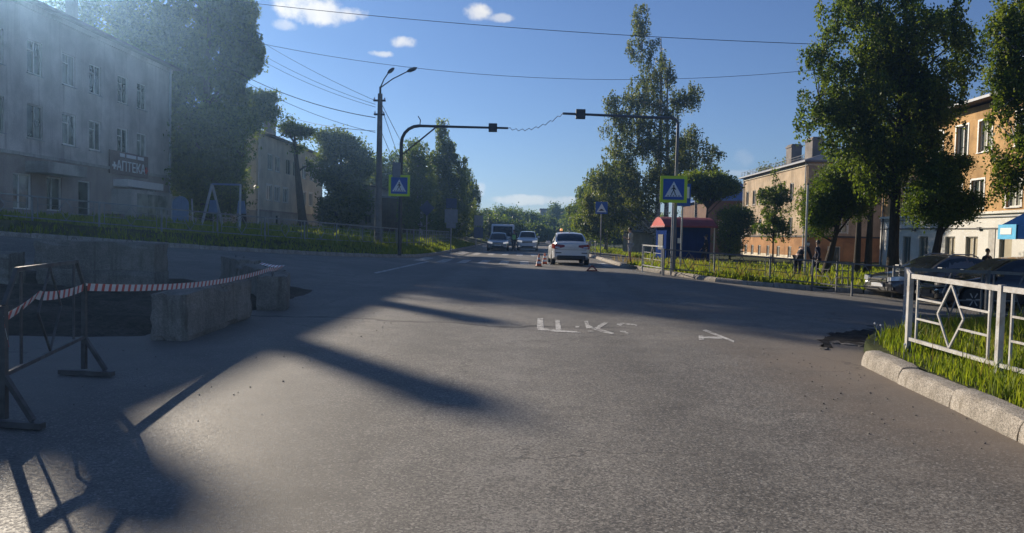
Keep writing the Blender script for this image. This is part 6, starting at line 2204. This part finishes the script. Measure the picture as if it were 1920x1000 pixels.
for sgn in (-1, 1):
    part('headlight', MB().box((sgn * 0.78, -2.75, 0.78), (0.3, 0.06, 0.2)), M['lamp'], t, bevel=0.02)
    part('mirror', MB().box((sgn * 1.18, -2.45, 1.35), (0.16, 0.1, 0.3)).bar((sgn * 1.0, -2.4, 1.3), (sgn * 1.15, -2.45, 1.35), 0.04, 0.04), M['trim'], t, bevel=0.02)
    for yy in (-1.9, 1.8):
        wm_ = MB()
        wm_.lathe([(0.22, -0.1), (0.34, -0.1), (0.36, -0.06), (0.36, 0.06), (0.34, 0.1), (0.22, 0.1)], 20, axis='X', c=(sgn * (bw / 2 - 0.09), yy, 0.36))
        wo_ = part('wheel', wm_, M['black'], t, smooth=True)
        part('rim', MB().lathe([(0.22, -0.08), (0.2, sgn * 0.1), (0.02, sgn * 0.09)], 14, axis='X', c=(sgn * (bw / 2 - 0.09), yy, 0.36)), M['steel'], wo_)
    for k in range(3):
        part('side_window', MB().box((sgn * (bw / 2 + 0.004), -1.2 + k * 1.3, 1.6), (0.02, 1.15, 0.6)), M['car_glass'], t)


# ------------------------------------------------------------------ people
def skin_obj(name, joints, edges, radii, root, mat, parent, sub=1):
    ks = list(joints)
    me = bpy.data.meshes.new(name)
    me.from_pydata([joints[k] for k in ks], [(ks.index(a), ks.index(b_)) for a, b_ in edges], [])
    o = obj(name, me, parent)
    me.materials.append(mat)
    o.modifiers.new('skin', 'SKIN').use_smooth_shade = True
    sv = me.skin_vertices[0].data if me.skin_vertices else None
    if sv is None:
        bm = bmesh.new()
        bm.from_mesh(me)
        bm.verts.layers.skin.verify()
        bm.to_mesh(me)
        bm.free()
        sv = me.skin_vertices[0].data
    for i, k in enumerate(ks):
        r_ = radii[k]
        sv[i].radius = r_ if isinstance(r_, tuple) else (r_, r_)
        sv[i].use_root = (k == root)
    s = o.modifiers.new('smooth', 'SUBSURF')
    s.levels = s.render_levels = sub
    return o


def person(label, loc, rz, top, legs, pose='stand', hair='hair', group=None, short=False, scale=1.0, shorts=False, vest=None, scarf=False):
    t = thing('person', label, 'person', loc, rz, group=group)
    t.scale = (scale,) * 3
    J = {'pelvis': (0, 0, .93), 'waist': (0, 0.01, 1.10), 'chest': (0, 0.0, 1.30), 'neck': (0, -0.01, 1.47), 'chin': (0, 0.015, 1.55), 'head': (0, 0.015, 1.63), 'crown': (0, 0.0, 1.71)}
    for s, sx in (('l', -1), ('r', 1)):
        J.update({'hip' + s: (sx * .09, 0, .88), 'knee' + s: (sx * .105, .025, .49), 'ankle' + s: (sx * .11, -.02, .09), 'heel' + s: (sx * .112, -.03, .045), 'toe' + s: (sx * .125, .15, .03),
                  'sho' + s: (sx * .175, -.005, 1.405), 'elb' + s: (sx * .235, -.03, 1.12), 'wri' + s: (sx * .225, .06, .88), 'palm' + s: (sx * .222, .085, .80)})
    if pose == 'walk':
        J.update({'kneel': (-.10, .20, .52), 'anklel': (-.10, .16, .11), 'heell': (-.10, .145, .06), 'toel': (-.105, .33, .07), 'kneer': (.10, .02, .47), 'ankler': (.10, -.26, .12), 'heelr': (.10, -.29, .09), 'toer': (.105, -.13, .03),
                  'elbl': (-.23, -.12, 1.14), 'wril': (-.23, -.06, .90), 'palml': (-.23, -.04, .82), 'elbr': (.23, .08, 1.13), 'wrir': (.22, .22, .93), 'palmr': (.215, .28, .87)})
    if pose == 'phone':
        J.update({'elbl': (-.24, .02, 1.13), 'wril': (-.13, .24, 1.20), 'palml': (-.08, .30, 1.24), 'elbr': (.24, .02, 1.12), 'wrir': (.12, .24, 1.17), 'palmr': (.06, .30, 1.20), 'chin': (0, .05, 1.54), 'head': (0, .055, 1.62), 'crown': (0, .045, 1.70)})
    if pose == 'bend':
        def bendf(p):
            if p[2] < .9:
                return p
            d = Vector((p[0], p[1], p[2] - .92))
            d = Matrix.Rotation(R(-48), 3, 'X') @ d
            return (d.x, d.y, d.z + .92)
        J = {k: bendf(v) for k, v in J.items()}
        for s, sx in (('l', -1), ('r', 1)):
            sh = Vector(J['sho' + s])
            J['elb' + s] = tuple(sh + Vector((sx * .05, .10, -.26)))
            J['wri' + s] = tuple(sh + Vector((sx * .02, .24, -.46)))
            J['palm' + s] = tuple(sh + Vector((sx * .015, .27, -.535)))
    E = [('pelvis', 'waist'), ('waist', 'chest'), ('chest', 'neck'), ('neck', 'chin'), ('chin', 'head'), ('head', 'crown')]
    Rr = {'pelvis': (.135, .10), 'waist': (.125, .09), 'chest': (.15, .105), 'neck': .052, 'chin': (.058, .062), 'head': (.074, .088), 'crown': (.05, .06)}
    for s, sx in (('l', -1), ('r', 1)):
        E += [('pelvis', 'hip' + s), ('hip' + s, 'knee' + s), ('knee' + s, 'ankle' + s), ('ankle' + s, 'heel' + s), ('heel' + s, 'toe' + s), ('chest', 'sho' + s), ('sho' + s, 'elb' + s), ('elb' + s, 'wri' + s), ('wri' + s, 'palm' + s)]
        Rr.update({'hip' + s: .088, 'knee' + s: .056, 'ankle' + s: .037, 'heel' + s: .038, 'toe' + s: .03, 'sho' + s: .058, 'elb' + s: .042, 'wri' + s: .027, 'palm' + s: (.036, .018)})
        wv, pv = Vector(J['wri' + s]), Vector(J['palm' + s])
        fd = (pv - wv).normalized()
        sd = fd.cross(Vector((0, 0, 1)) if abs(fd.z) < .9 else Vector((1, 0, 0))).normalized()
        cu = fd.cross(sd)
        for fi, (o1, ln) in enumerate(((-.030, .062), (-.010, .072), (.010, .067), (.030, .052))):
            a = pv + sd * o1 + fd * .03
            b2 = a + fd * ln * .55 + cu * .006
            J['f%d%s' % (fi, s)] = tuple(b2)
            J['g%d%s' % (fi, s)] = tuple(b2 + fd * ln * .4 + cu * .02)
            E += [('palm' + s, 'f%d%s' % (fi, s)), ('f%d%s' % (fi, s), 'g%d%s' % (fi, s))]
            Rr['f%d%s' % (fi, s)] = .0095
            Rr['g%d%s' % (fi, s)] = .0085
        th = wv.lerp(pv, .45) - sd * .045
        J['t' + s] = tuple(th + fd * .02)
        J['u' + s] = tuple(th + fd * .06 - sd * .012)
        E += [('wri' + s, 't' + s), ('t' + s, 'u' + s)]
        Rr['t' + s] = .0115
        Rr['u' + s] = .0095
    skin_obj('body', J, E, Rr, 'pelvis', M['skin'], t)
    hd, cr, ch = Vector(J['head']), Vector(J['crown']), Vector(J['chin'])
    up = (cr - ch).normalized()
    fw = Vector((0, 1, 0))
    fw = (fw - up * fw.dot(up)).normalized()
    sd = fw.cross(up)

    def blob(name, c, rx, ry, rz_, mat, cut=None):
        m = MB()
        n1, n2 = 12, 8
        vs, fs = [], []
        for i in range(n2 + 1):
            a = math.pi * i / n2
            for k in range(n1):
                b_ = 2 * math.pi * k / n1
                vs.append(c + sd * (rx * math.sin(a) * math.cos(b_)) + fw * (ry * math.sin(a) * math.sin(b_)) + up * (rz_ * math.cos(a)))
        for i in range(n2):
            for k in range(n1):
                fs.append((i * n1 + k, i * n1 + (k + 1) % n1, (i + 1) * n1 + (k + 1) % n1, (i + 1) * n1 + k))
        m.add(vs, fs)
        return part(name, m, mat, t, smooth='all')
    blob('hair', hd + up * .035 - fw * .022, .082, .095, .085 if short else .10, M[hair])
    fm = MB()
    fm.prism([hd + fw * .082 + sd * .012 - up * .03, hd + fw * .082 - sd * .012 - up * .03, hd + fw * .080 + up * .012], fw * .022)
    part('nose', fm, M['skin'], t)
    for sx in (-1, 1):
        part('eye', MB().box(hd + fw * .085 + sd * (.03 * sx) + up * .004, (.018, .008, .008)), M['hair'], t)
        part('ear', MB().box(hd + sd * (.078 * sx) - fw * .01, (.014, .03, .045)), M['skin'], t, bevel=.005)
    part('mouth', MB().box(hd + fw * .078 - up * .062, (.036, .01, .006)), M['tail'], t)
    # clothes
    K = ['pelvis', 'waist', 'chest'] + [k + s for k in (('sho', 'elb') if short else ('sho', 'elb', 'wri')) for s in 'lr']
    Jt = {k: J[k] for k in K}
    if short:
        for s in 'lr':
            Jt['elb' + s] = tuple(Vector(J['sho' + s]).lerp(Vector(J['elb' + s]), .75))
    pz = Vector(J['pelvis'])
    Jt['hem'] = tuple(pz + Vector((0, 0, -.10)))
    Et = [('hem', 'pelvis'), ('pelvis', 'waist'), ('waist', 'chest')] + [('chest', 'sho' + s) for s in 'lr'] + [('sho' + s, 'elb' + s) for s in 'lr'] + ([] if short else [('elb' + s, 'wri' + s) for s in 'lr'])
    Rt = {k: (tuple(v + .022 for v in Rr[k]) if isinstance(Rr[k], tuple) else Rr[k] + .018) for k in K}
    Rt['hem'] = (.165, .125) if not short else (.145, .11)
    Rt['chest'] = (.178, .135)
    Jt['collar'] = tuple(Vector(J['chest']).lerp(Vector(J['neck']), .62))
    Rt['collar'] = (.115, .085)
    Et.append(('chest', 'collar'))
    for s in 'lr':
        Rt['sho' + s] = .084
        Rt['elb' + s] = .062
        Et.append(('collar', 'sho' + s))
        Et.remove(('chest', 'sho' + s))
    skin_obj('jacket' if not short else 'shirt', Jt, Et, Rt, 'pelvis', M[top], t)
    K = ['pelvis'] + [k + s for k in (('hip', 'knee') if shorts else ('hip', 'knee', 'ankle')) for s in 'lr']
    Jl = {k: J[k] for k in K}
    El = [('pelvis', 'hip' + s) for s in 'lr'] + [('hip' + s, 'knee' + s) for s in 'lr'] + ([] if shorts else [('knee' + s, 'ankle' + s) for s in 'lr'])
    Rl = {k: (tuple(v + .012 for v in Rr[k]) if isinstance(Rr[k], tuple) else Rr[k] + .016) for k in K}
    skin_obj('shorts' if shorts else 'trousers', Jl, El, Rl, 'pelvis', M[legs], t)
    for s in 'lr':
        Js = {k + s: J[k + s] for k in ('ankle', 'heel', 'toe')}
        skin_obj('shoe', Js, [('ankle' + s, 'heel' + s), ('heel' + s, 'toe' + s)], {'ankle' + s: .045, 'heel' + s: .05, 'toe' + s: .042}, 'heel' + s, M['black'], t)
    if vest:
        Jv = {'a': J['pelvis'], 'b': J['waist'], 'c': tuple(Vector(J['chest']) + Vector((0, 0, .06)))}
        skin_obj('vest', Jv, [('a', 'b'), ('b', 'c')], {'a': (.185, .155), 'b': (.175, .145), 'c': (.20, .16)}, 'b', M[vest], t)
    if scarf:
        blob('headscarf', hd + up * .02 - fw * .012, .092, .100, .105, M['cloth_white'])
    return t


p_ = GP(1181, 492, 0.14)
person('man in a grey shirt and pale shorts waiting on the footway, looking at a phone', p_, R(70), 'cloth_grey', 'cloth_jean', 'phone', short=True, shorts=True)
p_ = GP(963, 470.5)
person('traffic officer in a green reflective vest standing between the oncoming cars', p_, R(185), 'cloth_dark', 'cloth_dark', 'stand', vest='hivis')
p_ = GP(1494, 524, 0.14)
person('woman in dark clothes and pale headscarf bending over behind the fence', p_, R(-60), 'cloth_dark', 'cloth_dark', 'bend', scarf=True)
p_ = GP(1531, 526, 0.14)
person('woman in a navy coat walking behind the fence beside the leaning pollard', p_, R(60), 'cloth_navy', 'cloth_navy', 'walk', scale=0.93)
p_ = GP(1322, 498, 0.14)
person('person in black walking past the front of the blue kiosk', p_, R(75), 'cloth_dark', 'cloth_dark', 'walk')
xh = XW(1841, 33)
person('dark haired person on the pavement hidden up to the head by the black car', (xh, 33, AT(1841, 468, 33).z - 1.70), R(200), 'cloth_dark', 'cloth_dark', 'stand')


# ------------------------------------------------------------------ added haze volume that imitates lens veil towards the sun
hm = bpy.data.materials.new('veil_haze')
hm.use_nodes = True
T = NT(hm.node_tree)
T.n.clear()
vo = T.node('ShaderNodeVolumePrincipled', {'Color': (0.34, 0.60, 1.0, 1), 'Density': 0.0011, 'Anisotropy': 0.81})
ou = T.node('ShaderNodeOutputMaterial')
T.l.new(vo.outputs[0], ou.inputs['Volume'])
hb = MB().box((0, 0, 12.0), (860, 860, 27.8))
tag(obj('veil_haze', hb.mesh('veil_haze', hm)), kind='stuff')
